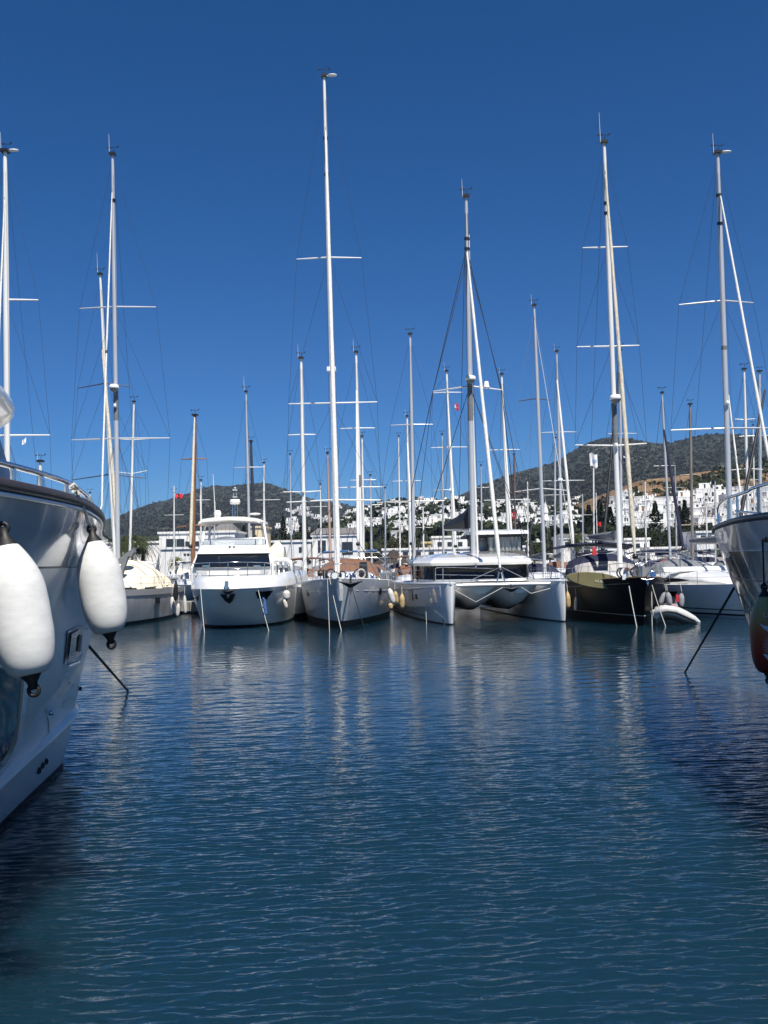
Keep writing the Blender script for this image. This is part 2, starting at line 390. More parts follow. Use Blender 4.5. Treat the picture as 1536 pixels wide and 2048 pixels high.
    MB().tube(onh([(36, 1347), (10, 1336), (-60, 1312)], .03), .012, 5).build('window_trim', HULLL, bw)
    # through-hull fittings
    p = H.at(97, 1424, .0); mb = MB(); mb.lathe([(.03, 0), (.028, .05), (.0, .055)], p, (1, -.2, -.1), 12); mb.build('drain_spout', STEEL, t)
    p = H.at(162, 1378, .0); MB().lathe([(.035, 0), (.03, .04), (.0, .045)], p, (1, -.2, -.1), 12).build('drain_spout', BLACK, t)
    MB().tube([H.at(97, y, .006) for y in (1432, 1450, 1470, 1486)], .004, 4).build('drain_streak', BLACK, t)
    for q in ((76, 1541), (83, 1531), (90, 1523)):
        p = H.at(*q); MB().lathe([(.045, 0), (.04, .03), (.03, .03), (.0, .005)], p, (1, -.1, -.1), 12).build('exhaust_outlet', BLACK, t)
    # superstructure: raked windscreen and flybridge brow reaching into the frame at the left
    base = [(-2.95, 3), (-3.2, 7.5), (-3.53, 9.5), (-4.2, 10.7), (-5, 11.0)]
    base = [(x, y) for y, x in smooth_curve([(b, a) for a, b in base], 16)]
    bs = base + [(-10 - x, y) for x, y in base[-2::-1]]
    rg = []
    for z, k, dy in ((3.37, 1.05, 0), (3.60, 1.04, -.06), (4.32, 1.0, -.5)):
        rg.append([(-5 + (x + 5) * k, y + dy, z) for x, y in bs])
    mb = MB(); mb.grid(rg[:2], sm=True); c = mb.build('cabin_trunk', GEL, t)
    mb = MB(); mb.grid(rg[1:], sm=True); mb.build('windscreen', mat('tinted_windscreen', (.008, .012, .022), .3, spec=.25), t)
    r2 = [(-5 + (x + 5) * .95, y - .5, 4.30) for x, y in bs]; r3 = [(-5 + (x + 5) * 1.06, y - .7 + (.6 if y > 8 else 0), 4.42) for x, y in bs]
    r3 = [V(*p) for p in r3]; d = P(20, 806, 8.9)
    r4 = [(-5 + (x + 5) * .98, y - .8, 4.72) for x, y in bs]; r5 = [(-5, 3, 4.9)] * len(bs)
    mb = MB(); c5 = V(-5, 5.5, 0)
    def ring(z, k): return [V(c5.x + (x - c5.x) * k, c5.y + (y - .35 - c5.y) * k, z) for x, y in bs]
    mb.grid([ring(4.28, .88), ring(4.29, 1.0), ring(4.33, 1.04), ring(4.39, 1.055), ring(4.46, 1.045), ring(4.53, 1.01), ring(4.57, .94), ring(4.60, .6)], sm=True); mb.build('flybridge_brow', GEL, t)
    return t, H, e
LY, LH, LEDGE = left_yacht()

FCOV = mat('white_fender_cover', (.66, .66, .63), .85, noise=.13, ns=7, bump=.06, bs=90, stretch=(1, 1, 3))
def fender(top, bot, R, m, label, group=None, rope_to=None, ends=True, rope=ROPEW, n=28, name='fender', rr=.008, endm=None, category='fender', ring=True):
    top, bot = Vector(top), Vector(bot); ax = (bot - top); L = ax.length; ax.normalize()
    o = empty(name, bot, label, category, group)
    pr = []
    for i in range(13):
        q = i / 12; pr.append((R * (.30 + .70 * math.sin(q * math.pi / 2) ** .9), L * .40 * q))
    pr += [(R * 1.01, L * .5), (R * 1.0, L * .6)]
    for i in range(1, 13):
        q = i / 12; pr.append((R * (.24 + .76 * math.cos(q * math.pi / 2) ** .62), L * (.64 + .36 * math.sin(q * math.pi / 2) ** 1.15)))
    MB().lathe(pr, top, ax, n).build('fender_body', m, o)
    em = endm or RUBBER
    for s_, p0, d in ((0, top, -ax), (1, bot, ax)):
        mb = MB(); mb.lathe([(R * .40, -.10 * R), (R * .30, .06 * R), (R * .17, .26 * R), (R * .14, .5 * R), (0, .5 * R)], p0, d, 14)
        if ring:
            c = p0 + d * (.52 * R); side = d.cross(Vector((0, 1, 0))).normalized(); pts = [c + (d * math.cos(w) + side * math.sin(w)) * R * .17 for w in np.linspace(0, 2 * math.pi, 13)]
            mb.tube(pts, R * .075, 7, cap=False)
        mb.build('fender_eye', em, o)
    if rope_to is not None:
        MB().tube(cable(top - ax * .55 * R, rope_to, .01 * 0), rr, 5).build('rope', rope, o)
    return o
f1 = fender(P(12, 1086, 6.0), P(62, 1350, 5.95), .178, FCOV, 'large white covered fender nearest the camera at far left edge', 'white fenders on the left yacht', rope_to=P(-6, 985, 6.2), n=40)
f2 = fender(P(187, 1080, 8.15), P(219, 1266, 8.1), .178, FCOV, 'smaller looking white fender hanging left of the silver mast', 'white fenders on the left yacht', rope_to=P(160, 992, 7.7), n=40)
MB().tube([P(142, 972, 7.55), P(150, 980, 7.45), P(163, 1000, 7.7), P(176, 1045, 8.0)], .011, 6).build('rope', ROPEW, f2)
MB().tube([P(140, 974, 7.4), P(148, 968, 7.4), P(155, 978, 7.45), P(147, 986, 7.4), P(140, 976, 7.45), P(152, 972, 7.5), P(158, 990, 7.5)], .013, 6).build('knot', ROPEW, f2)

# ---------- right yacht
HULLR = mat('grey_topsides', (.13, .145, .16), .22, coat=.7, noise=.06, ns=.9, bump=.012, bs=1.2)
def right_yacht():
    t = empty('motor_yacht', (7.2, 13, 0), 'large grey yacht bow with steel pulpit entering from the right edge', 'yacht')
    lv = [(3.29, [(1.5, 4.55), (8, 4.5), (12, 4.62), (13.3, 4.74), (14.9, 5.1), (17, 5.65), (18.6, 6.13), (20.2, 6.66), (21.2, 6.98), (21.6, 7.2)]),
          (2.9, [(1.5, 4.6), (8, 4.56), (12, 4.7), (13.3, 4.86), (14.9, 5.2), (17, 5.75), (18.5, 6.2), (19.8, 6.64), (20.5, 6.95), (20.8, 7.2)]),
          (2.0, [(1.5, 4.75), (8, 4.75), (12, 4.95), (13.3, 5.13), (14.6, 5.42), (16, 5.77), (17.6, 6.22), (18.7, 6.6), (19.3, 6.95), (19.6, 7.2)]),
          (1.0, [(1.5, 5.0), (8, 5.05), (12, 5.35), (13.3, 5.55), (14.3, 5.74), (15.5, 5.98), (17, 6.33), (17.9, 6.63), (18.4, 6.95), (18.6, 7.2)]),
          (0, [(1.5, 5.3), (8, 5.4), (12, 5.7), (13, 5.85), (14.2, 6.03), (15.4, 6.24), (16.5, 6.45), (17.2, 6.66), (17.6, 6.95), (17.8, 7.2)]),
          (-.5, [(1.5, 5.5), (8, 5.6), (12, 5.9), (13, 6.05), (14.1, 6.2), (15.3, 6.4), (16.2, 6.6), (16.8, 6.8), (17.1, 7), (17.3, 7.2)])]
    H = NearHull(lv, 7.2)
    H.mesh(.1).build('hull', [HULLR, BOOT, mat('blue_grey_lit_band', (.36, .40, .45), .3, coat=.5)], t)  # band above the knuckle paler: light on the flare put into its colour
    e = H.level(3.29)
    MB().tube([p + V(0, 0, .03) for p in e], .045, 8).build('rubbing_strake', BLACK, t)
    MB().grid([[(p.x, p.y, 3.31) for p in e], [(14.4 - p.x, p.y, 3.31) for p in e]], sm=False).build('deck', GELW, t)
    k = H.level(2.88, .003); MB().tube(k, .006, 4).build('hull_seam', mat('blue_grey_lit_band'), t)
    ln = [H.at(a, b, .006) for a, b in ((1468, 1155), (1490, 1158), (1512, 1161), (1536, 1164), (1560, 1168))]
    MB().tube(ln, .006, 4).build('hull_seam', BLACK, t)
    ln = [H.at(a, b, .006) for a, b in ((1503, 1197), (1491, 1195), (1496, 1222), (1502, 1250))]
    w = MB().tube(ln, .006, 4).build('hull_window', BLACK, t)
    # pulpit rail with posts
    ee = [p for p in e if p.y > 9]
    def rail(px, py):
        p = min(ee, key=lambda q: abs(proj(q)[0] - px) + (0 if q.y < 21.3 else 3)); q = Vector((p.x + .06, p.y, 0)); q.z = EYE + (hor(px) - py) / F_PX * p.y; return q
    tp = [rail(a, b) for a, b in ((1434, 1010), (1440, 1002), (1450, 996), (1470, 989), (1487, 983), (1503, 977), (1520, 970), (1545, 964), (1570, 957))]
    p0 = rail(1431, 1056); p1 = rail(1431, 1018)
    pul = MB().tube([V(p1.x, p1.y, 3.3), V(p1.x, p1.y, p1.z - .1)] + [p1] + tp, .026, 8).build('pulpit', STEEL, t)
    MB().tube([rail(1464, 1022), rail(1490, 1025), rail(1520, 1028), rail(1550, 1032), rail(1580, 1035)], .016, 6).build('lower_rail', STEEL, pul)
    for px, y0 in ((1453, 995), (1466, 990), (1507, 976), (1514, 973), (1552, 962)):
        a = rail(px, y0); MB().tube([a, V(a.x, a.y, 3.3)], .022, 8).build('stanchion', STEEL, pul)
    MB().box((7.6, 9, 3.9), (3.4, 7, 1.2), top=(.8, .8)).build('cabin_trunk', GEL, t)
    return t, H
RY, RH = right_yacht()
# painted fender with a fish skeleton
def fish_fender():
    top, bot = P(1529, 1190, 12.0), P(1537, 1345, 12.0); R = .188
    m = bpy.data.materials.new('sunset_fender_print'); m.use_nodes = True; tr = m.node_tree; b = tr.nodes['Principled BSDF']
    tc = tr.nodes.new('ShaderNodeTexCoord'); sp = tr.nodes.new('ShaderNodeSeparateXYZ'); mr = tr.nodes.new('ShaderNodeMapRange'); mr.inputs['From Max'].default_value = .95
    rp = tr.nodes.new('ShaderNodeValToRGB'); rp.color_ramp.elements[0].color = (.10, .004, .002, 1); rp.color_ramp.elements[1].color = (.42, .38, .15, 1)
    for p_, c_ in ((.22, (.3, .012, .004, 1)), (.48, (.42, .07, .02, 1)), (.7, (.40, .24, .07, 1))):
        q = rp.color_ramp.elements.new(p_); q.color = c_
    tr.links.new(tc.outputs['Object'], sp.inputs[0]); tr.links.new(sp.outputs[2], mr.inputs[0]); tr.links.new(mr.outputs[0], rp.inputs[0]); tr.links.new(rp.outputs[0], b.inputs['Base Color'])
    b.inputs['Roughness'].default_value = .45
    o = fender(top, bot, R, m, 'yellow to red fender printed with a white fish skeleton at right edge', rope_to=P(1525, 1082, 12.3), rope=ROPED, rr=.012, n=36, ring=True)
    ax = (bot - top).normalized(); L = (bot - top).length; perp = ax.cross(V(0, 1, 0)).normalized()
    if perp.x < 0: perp = -perp
    fr = perp.cross(ax).normalized()
    if fr.y > 0: fr = -fr
    def wrap(x, z, off=.004):    # x metres round the front, z metres from the top
        q = (x - .012) / R; rr = R * 1.02 + off
        return top + ax * z + perp * (math.sin(q) * rr) + fr * (math.cos(q) * rr)
    wm = mat('white_fender_print', (.62, .66, .72), .5)
    def strip(pl, pr, mb):   # two polylines
        mb.grid([[wrap(*p) for p in pl], [wrap(*p) for p in pr]], sm=True)
    mb = MB()
    k = L / .95
    tail_t = [(-.13, .33), (-.09, .355), (-.045, .368), (0, .372), (.045, .368), (.09, .355), (.13, .33)]
    tail_b = [(-.13, .333), (-.09, .39), (-.045, .43), (0, .455), (.045, .43), (.09, .39), (.13, .333)]
    strip([(a, b * k) for a, b in tail_t], [(a, b * k) for a, b in tail_b], mb)
    strip([(-.012, .44 * k), (-.016, .56 * k), (-.02, .70 * k)], [(.012, .44 * k), (.016, .56 * k), (.02, .70 * k)], mb)
    for i in range(9):
        z = .47 + i * .026; w = .045 + .06 * math.sin(i / 8 * 2.2)
        for s_ in (-1, 1):
            xs = [0, s_ * w * .5, s_ * w]; strip([(xs[0], z * k), (xs[1], (z + .002) * k), (xs[2], (z - .008) * k)], [(xs[0], (z + .008) * k), (xs[1], (z + .009) * k), (xs[2], (z - .006) * k)], mb)
    ht = [(-.10, .70), (-.05, .715), (0, .718), (.05, .715), (.10, .70)]; hb = [(-.095, .72), (-.055, .775), (0, .805), (.055, .775), (.095, .72)]
    strip([(a, b * k) for a, b in ht], [(a, b * k) for a, b in hb], mb)
    f = mb.build('fish_print', wm, o)
    mb = MB(); mb.add([wrap(-.03 + .013 * math.cos(w), (.745 + .013 * math.sin(w)) * k, .007) for w in np.linspace(0, 6.28, 10)[:-1]], [tuple(range(9))]); mb.build('eye_mark', BLACK, f)
    # lettering LEN
    def bar(x0, z0, x1, z1, w=.006):
        d = V(x1 - x0, z1 - z0, 0); n_ = V(-d.y, d.x, 0).normalized() * w / 2
        lm.add([wrap(x0 + n_.x, z0 + n_.y), wrap(x1 + n_.x, z1 + n_.y), wrap(x1 - n_.x, z1 - n_.y), wrap(x0 - n_.x, z0 - n_.y)], [(0, 1, 2, 3)])
    lm = MB(); z0, z1 = .185, .245; x = -.075
    bar(x, z0, x, z1); bar(x, z1, x + .035, z1)
    x = -.025; bar(x, z0, x, z1); bar(x, z0, x + .035, z0); bar(x, (z0 + z1) / 2, x + .03, (z0 + z1) / 2); bar(x, z1, x + .035, z1)
    x = .028; bar(x, z0, x, z1); bar(x, z0, x + .035, z1); bar(x + .035, z0, x + .035, z1)
    lm.build('lettering', wm, o, fix=False)
    MB().tube([P(1531, 1084, 12.3), P(1537, 1070, 12.3), P(1533, 1040, 12.5), P(1540, 1065, 12.3), P(1530, 1082, 12.25), P(1524, 1080, 12.25)], .022, 6).build('knot', mat('tan_rope', (.3, .17, .1), .8, noise=.3, ns=30), o)
fish_fender()
def line(name, a, b, r, m, label, sag=0., group=None):
    mb = MB(); mb.tube(cable(a, b, sag), r, 6); return tag(mb.build(name, m, origin=b), label, 'mooring line', group)
line('mooring_line', P(174, 1288, 15.6), V(*(P(257, 1378, 23.3)[:2]), -.03), .025, ROPED, 'dark chain dropping from left yacht bow into the water')
line('mooring_line', P(1468, 1176, 18.9), V(*(P(1369, 1341, 24.5)[:2]), -.03), .026, ROPED, 'dark chain dropping from right yacht bow into the water')
# ---------------------------------------------------------------- sailing boats
class Hull:
    def __init__(s, bow, L, B, fb0, fb1, head=0., rake=.5, dexp=.75, wexp=1.15, tr=.82, wl=.88, mx=.6, stripe=(.10, .24)):
        s.bow = Vector((bow[0], bow[1], 0)); s.L, s.B, s.fb0, s.fb1, s.h = L, B, fb0, fb1, head
        s.rake, s.dexp, s.wexp, s.tr, s.wl, s.mx, s.stripe = rake, dexp, wexp, tr, wl, mx, stripe
        s.ax = V(-math.sin(head), math.cos(head), 0); s.rt = V(math.cos(head), math.sin(head), 0)
    def zd(s, t): return s.fb1 + (s.fb0 - s.fb1) * (1 - t) ** 1.7
    def hb(s, t):
        f = math.sin(math.pi / 2 * min(1, t / s.mx)) ** s.dexp if t > 0 else 0
        return s.B / 2 * f * (1 - (1 - s.tr) * max(0, (t - s.mx) / (1 - s.mx)) ** 1.6)
    def hw(s, t):
        f = math.sin(math.pi / 2 * min(1, t / (s.mx + .1))) ** s.wexp if t > 0 else 0
        return s.B / 2 * s.wl * f * (1 - (1 - s.tr) * 1.1 * max(0, (t - s.mx) / (1 - s.mx)) ** 1.6)
    def loc(s, x, t, z): return s.bow + s.rt * x + s.ax * (t * s.L) + V(0, 0, z)
    def edge(s, t, side, inset=.0, up=0.): return s.loc(side * (s.hb(t) - inset), t, s.zd(t) + up)
    def pt(s, t, side, z):
        zd = s.zd(t); u = max(0, min(1, z / zd)); hw, hb = s.hw(t), s.hb(t)
        w = hw + (hb - hw) * (1 - (1 - u) ** 1.5)
        if z < 0: w = hw * (1 + z * .4)
        dy = s.rake * (1 - u) * (1 - t) ** 4 / s.L + (-z * .5 / s.L * (1 - t) if z < 0 else 0)
        p = s.loc(side * w, t + dy, z); return p
    def build(s, parent, mats, n=26, name='hull'):
        lo, hi = s.stripe; mb = MB(); ts = [(i / n) ** 1.6 for i in range(n + 1)]
        def zs(t):
            zd = s.zd(t); return [zd, zd * .9, zd * .75, zd * .6, zd * .45, zd * .3, hi + .002, hi, lo, lo - .002, 0, -.3]
        mi = [0, 0, 0, 0, 0, 0, 1, 1, 2, 2, 2]
        for sd in (-1, 1):
            rows = [[s.pt(t, sd, zs(t)[k]) for t in ts] for k in range(12)]
            mb.grid(rows if sd < 0 else [r[::-1] for r in rows], mif=lambda i, j: mi[i])
        tr = [s.pt(1, -1, z) for z in zs(1)] + [s.pt(1, 1, z) for z in zs(1)][::-1]
        mb.add(tr, [tuple(range(len(tr)))])
        h = mb.build(name, mats, parent)
        d = MB(); rows = []
        for t in ts: 
            a, b = s.edge(t, -1, .01, -.01), s.edge(t, 1, .01, -.01); c = (a + b) / 2 + V(0, 0, .05 * min(1, t * 5)); rows.append([a, a.lerp(c, .5) + V(0, 0, .02), c, b.lerp(c, .5) + V(0, 0, .02), b])
        d.grid(rows).build('deck', GELW, parent)
        return h
    def coachroof(s, parent, t0, t1, h, k=.62, m=None, win=True, wm=None, dx=0):
        m = m or GEL; rings = []; ts = np.linspace(t0, t1, 9)
        for i, t in enumerate(ts):
            q = (i / 8); hh = h * min(1, q * 3.2 + .08) * (1 if q < .9 else .9); w = min(s.hb(t) * k, s.B * .5 * k); z = s.zd(t)
            rings.append([s.loc(x * w, t, z + zz) for x, zz in ((-1, 0), (-.96, hh * .55), (-.8, hh * .9), (-.4, hh * 1.05), (.4, hh * 1.05), (.8, hh * .9), (.96, hh * .55), (1, 0))])
        c = MB().loft(rings, sm=True).build('coachroof', m, parent)
        if win:
            for sd in (-1, 1):
                up, dn = [], []
                for t in np.linspace(t0 + (t1 - t0) * .3, t1 - (t1 - t0) * .12, 7):
                    w = min(s.hb(t) * k, s.B * .5 * k); z = s.zd(t); q = (t - t0) / (t1 - t0); e = math.sin(math.pi * min(1, max(0, (q - .3) / .58))) ** .5
                    up.append(s.loc(sd * (w * .975 + .02), t, z + h * (.35 + .22 * e))); dn.append(s.loc(sd * (w * .99 + .02), t, z + h * (.33 - .15 * e)))
                MB().grid([up, dn]).build('window', GLASS, c)
        return c
    def pulpit(s, parent, h=.62, r=.016):
        mb = MB(); tp = [s.edge(t, -1, .05, h) for t in (.12, .08, .04, .012)] + [s.loc(0, -.012, s.zd(0) + h)] + [s.edge(t, 1, .05, h) for t in (.012, .04, .08, .12)]
        mb.tube(tp, r, 6); lo = [s.edge(t, -1, .05, h * .5) for t in (.12, .08, .04, .015)]; mb.tube(lo, r * .7, 5); mb.tube([s.edge(t, 1, .05, h * .5) for t in (.12, .08, .04, .015)], r * .7, 5)
        for sd in (-1, 1):
            for t in (.12, .05, .012): mb.tube([s.edge(t, sd, .05, 0), s.edge(t, sd, .05, h)], r * .9, 5)
        return mb.build('pulpit', STEEL, parent)
    def lifelines(s, parent, h=.62, n=6, t0=.12, t1=.96, r=.009):
        ts = np.linspace(t0, t1, n + 1)
        for sd in (-1, 1):
            mb = MB()
            for t in ts[1:]: mb.tube([s.edge(t, sd, .06, 0), s.edge(t, sd, .06, h)], .014, 5)
            mb.tube([s.edge(t, sd, .06, h) for t in ts], r, 4); mb.tube([s.edge(t, sd, .06, h * .5) for t in ts], r * .8, 4)
            mb.build('guard_rail', STEEL, parent)
def dodger(H, parent, t0, t1, h, w, m, glass=None, name='sprayhood'):
    """curved canvas hood over the companionway"""
    rings = []
    for t, k, hh in ((t0, 1., 0.03), (lerp(t0, t1, .3), 1., h * .75), (lerp(t0, t1, .65), .98, h), (t1, .98, h * 1.0)):
        z = H.zd(t) + .25; rings.append([H.loc(math.cos(a) * w * k, t, z + (math.sin(a) ** .6) * hh) for a in np.linspace(math.pi, 0, 11)])
    o = MB().grid(rings).build(name, m, parent)
    if glass:
        rg = []
        for q, k in ((.12, 1.), (.85, 1.)):
            a_, b_ = rings[0], rings[1]; rg.append([a_[i].lerp(b_[i], q) - H.ax * .025 + V(0, 0, .012) for i in range(2, 9)])
        MB().grid(rg).build('window', glass, o)
    return o
def bimini(H, parent, t0, t1, h, w, m, crown=.18, n=11):
    rings = []
    for i in range(5):
        t = lerp(t0, t1, i / 4); z = H.zd(t) + h - (.10 if i in (0, 4) else 0); rings.append([H.loc(x * w, t, z + crown * (1 - abs(x) ** 2.5)) for x in np.linspace(-1, 1, n)])
    mb = MB(); mb.grid(rings); mb.grid([[p - V(0, 0, .03) for p in r] for r in rings]); o = mb.build('bimini', m, parent)
    for sd in (-1, 1):
        tm = (t0 + t1) / 2; fr = MB(); fr.tube([H.loc(sd * w, lerp(t0, t1, .1), H.zd(tm) + h - .05), H.loc(sd * w, tm, H.zd(tm) + .1), H.loc(sd * w, lerp(t0, t1, .9), H.zd(tm) + h - .05)], .015, 5)
        fr.build('bimini_frame', STEEL, parent)
    return o
def rig(parent, D, top, base, w, m, spr=(), furl=None, D2=None, chain=None, deckz=1.6, vane=True, ant=0, radar=None, sag=None, wires=True, rw=None, disc=None, taper=.62, cov=None, lights=True, back=None, wm=None, sweep=.12, name='mast'):
    """top/base in photo pixels at true distance D; w = mast width in px there"""
    T = P(*top, D); Bp = P(*base, D); dr = (T - Bp).normalized(); Bz = Bp + dr * ((deckz - Bp.z) / dr.z)
    r = w / F_PX * D / 2; s = D / F_PX; rw = rw or (.0075 if D < 60 else .009); wm = wm or WIRE
    mb = MB(); L = (T - Bz).length
    k = 8; pts = [Bz.lerp(T, i / k) for i in range(k + 1)]; mb.tube(pts, [r] * (k - 1) + [r * .85, r * taper], 12)
    mo = mb.build(name, m, parent)
    # dark fittings and tracks
    for q in ((random.uniform(.84, .92), random.uniform(.78, .9)) if lights and D < 60 else ()):
        p = Bz.lerp(T, q + .01 * random.random()); MB().tube([p - dr * .07, p + dr * .07], r * 1.1, 8).build('mast_fitting', BLACK, mo)
    if vane:
        vb = MB(); a = T + V(0, 0, .0); vs_ = .7 + .5 * random.random(); vd = random.choice((-1, 1)); vb.tube([a, a + V(.06, 0, .38)], .012, 4); vb.tube([a + V(-.28, 0, .40), a + V(.2, .05, .34)], .012, 4)
        vb.tube([a + V(.2, .05, .34), a + V(.3, .05, .44)], .03, 4); vb.ball(a + V(-.26, 0, .34), .05, 4); vb.ball(a + V(-.1, .05, .36), .04, 4); vb.box(a, (r * 2.6, r * 3, .12)); vb.build('wind_vane', BLACK, mo)
    if ant:
        MB().tube([T + V(-r * 1.4, 0, -.1), T + V(-r * 1.4 - ant * s * .02, 0, ant * s)], [.016, .007], 5).build('antenna', MASTW, mo)
    if disc:
        q = T + V(.42, 0, .05); d = MB(); d.lathe([(0, .03), (.2, .02), (.24, -.02), (.2, -.06), (0, -.08)], q, (0, -.25, 1), 16); d.tube([T, q + V(0, 0, -.06)], .03, 6); d.build('masthead_camera', MASTW, mo)
    tips = {-1: [], 1: []}
    for (py, xl, xr, *ex) in spr:
        lift = ex[0] if ex else 0; sm_ = ex[1] if len(ex) > 1 else m
        q = (py - top[1]) / (base[1] - top[1]); c = T.lerp(Bp, q); mx = lerp(top[0], base[0], q)
        for sd, xx in ((-1, xl), (1, xr)):
            tip = c + V((xx - mx) * s, sweep * abs(xx - mx) * s, lift * s); MB().tube([c, c.lerp(tip, .5), tip], [max(.02, r * .38), max(.02, r * .34), max(.014, r * .24)], 6).build('spreader', sm_, mo)
            tips[sd].append(tip)
    if wires:
        for sd in (-1, 1):
            sb = MB(); pl = [T - dr * .3 if (not furl or True) else T] + tips[sd]
            cx = chain if chain is not None else 1.7
            ch = Vector((Bz.x + sd * cx, Bz.y + .25, deckz))
            if pl[1:]: ch.x = Bz.x + sd * min(abs(pl[-1].x - Bz.x) * .98, 2.3) if chain is None else ch.x
            if cov: pl[0] = T.lerp(Bz, cov)
            pl.append(ch)
            for a, b in zip(pl[:-1], pl[1:]): sb.tube([a, b], rw, 4, cap=False)
            # diagonals
            for i, tp in enumerate(tips[sd]):
                up = T.lerp(Bp, ((spr[i - 1][0] if i else lerp(top[1], spr[0][0], .25)) - top[1]) / (base[1] - top[1])) if i else None
                if up is not None: sb.tube([up, tp], rw, 4, cap=False)
            if tips[sd]:
                lo = T.lerp(Bp, (spr[-1][0] - top[1]) / (base[1] - top[1])); sb.tube([lo, ch + V(-sd * .15, .5, 0)], rw, 4, cap=False); sb.tube([lo, ch + V(-sd * .15, -.5, 0)], rw, 4, cap=False)
            else: sb.tube([T.lerp(Bz, .3), ch], rw, 4, cap=False)
            sb.build('shroud', wm, parent)
        # running halyards beside the mast
        hb_ = MB()
        for dx in (-.16, .2):
            hb_.tube([T.lerp(Bz, .05) + V(dx * .3, -.1, 0), Bz + V(dx * 1.4, -.25, 0)], rw * .8, 4, cap=False)
        if back: hb_.tube([T, P(back[0], back[1], D + 7)], rw, 4, cap=False)
        else: hb_.tube([T, V(Bz.x - .3, Bz.y + 6.5, deckz)], rw, 4, cap=False)
        hb_.build('halyard', wm, parent)
    if furl:
        for fl in (furl if isinstance(furl, list) else [furl]):
            (x0, y0, x1, y1, fw_, fm, *dd) = fl; Db = dd[0] if dd else (D2 or D - 5)
            a = P(x0, y0, D - .15); b = P(x1, y1, Db); n_ = 14; ra = fw_ / F_PX * Db / 2
            ps = [a.lerp(b, i / n_) + V(.0, 0, -math.sin(i / n_ * math.pi) * .0) for i in range(n_ + 1)]
            MB().tube(ps, [ra * .5, ra * .55] + [lerp(ra * .62, ra, (i / (n_ - 2)) ** .7) * (1 + .08 * math.sin(i * 2.3)) for i in range(n_ - 2)] + [ra * .5], 9).build('furled_sail', fm, parent)
            MB().tube([T.lerp(Bz, 0.02 + (y0 - top[1]) / (base[1] - top[1])) if False else a + (a - b).normalized() * .5, a], .012, 4).build('forestay', WIRE, parent)
            MB().lathe([(0, 0), (ra * 1.1, .02), (ra * 1.2, .12), (ra * 1.1, .2), (0, .22)], b, (b - a), 12).build('furler_drum', BLACK, parent)
    if radar:
        for (py, kind, rwid) in radar:
            q = (py - top[1]) / (base[1] - top[1]); c = T.lerp(Bp, q); rr = rwid * s / 2
            if kind == 'dome':
                c2 = c + V(0, -r - rr * .8, 0); d = MB(); d.lathe([(0, rr * .75), (rr * .7, rr * .72), (rr * .95, rr * .5), (rr, rr * .12), (rr * .95, -.02), (0, -.03)], c2, (0, 0, 1), 20); d.build('radar_dome', WHITEG, parent)
                e = MB(); e.lathe([(rr * .9, -.02), (rr * .6, -.14), (.05, -.2), (0, -.2)], c2, (0, 0, 1), 12); e.tube([c2 - V(0, 0, .1), c - V(0, 0, .35)], .04, 6); e.build('radar_bracket', GREYC, parent)
            elif kind == 'bar':
                MB().box(c + V(0, -r * .5, 0), (rr * 2, .34, .2)).build('radar_dome', WHITEG, parent)
            elif kind == 'lamp':
                d = MB(); d.lathe([(0, .14), (.05, .12), (.10, -.04), (0, -.06)], c + V(0, -r - .08, 0), (0, 0, 1), 10); d.build('deck_light', WHITEG, mo)
            elif kind == 'band':
                MB().tube([c - dr * rwid * s / 2, c + dr * rwid * s / 2], r * 1.06, 12).build('mast_panel', GREYC, mo)
    return T, Bz, mo
def boom(parent, a, b, m, sm, drop=.28, bulge=.16, name='boom'):
    a, b = Vector(a), Vector(b); MB().tube([a, b], .08, 8).build('boom', m, parent)
    n = 10; ps = [a.lerp(b, i / n) + V(0, 0, .12 + drop * (1 - i / n) * .8) for i in range(n + 1)]
    MB().tube(ps, [bulge * (1.25 - .7 * i / n) * (1 + .07 * math.sin(i * 3.1)) for i in range(n + 1)], 9).build('stowed_mainsail', sm, parent)
def clutter(H, parent, t0, t1, n, seed, name='deck_gear'):
    """winches, vents, rope bundles and boxes on a deck, each its own part"""
    rnd = random.Random(seed); ms = [GEL, BLACK, GREYC, BROWNC, STEEL, ROPEW, NAVY, GELW]
    for i in range(n):
        t = rnd.uniform(t0, t1); x = rnd.uniform(-.8, .8) * H.hb(t); p = H.loc(x, t, H.zd(t)); k = rnd.random(); mb = MB(); m = rnd.choice(ms)
        if k < .3: mb.lathe([(.0, .28), (.09, .27), (.07, .16), (.13, .02), (.13, 0)], p, (0, 0, 1), 10); nm = 'winch'; m = STEEL
        elif k < .55: mb.tube([p + V(.18 * math.cos(a), .05, .25 + .2 * math.sin(a)) for a in np.linspace(0, 6.6, 12)], .035, 6); nm = 'rope_coil'; m = rnd.choice([ROPEW, ROPED, NAVY])
        elif k < .8: mb.box(p + V(0, 0, .2), (rnd.uniform(.25, .5), .4, rnd.uniform(.25, .5)), rnd.uniform(-.5, .5), top=(.9, .8)); nm = 'locker_box'
        else: mb.tube([p, p + V(0, 0, .25), p + V(0, -.12, .38), p + V(0, -.25, .36)], [.06, .06, .07, .1], 8); nm = 'deck_vent'
        mb.build(nm, m, parent)
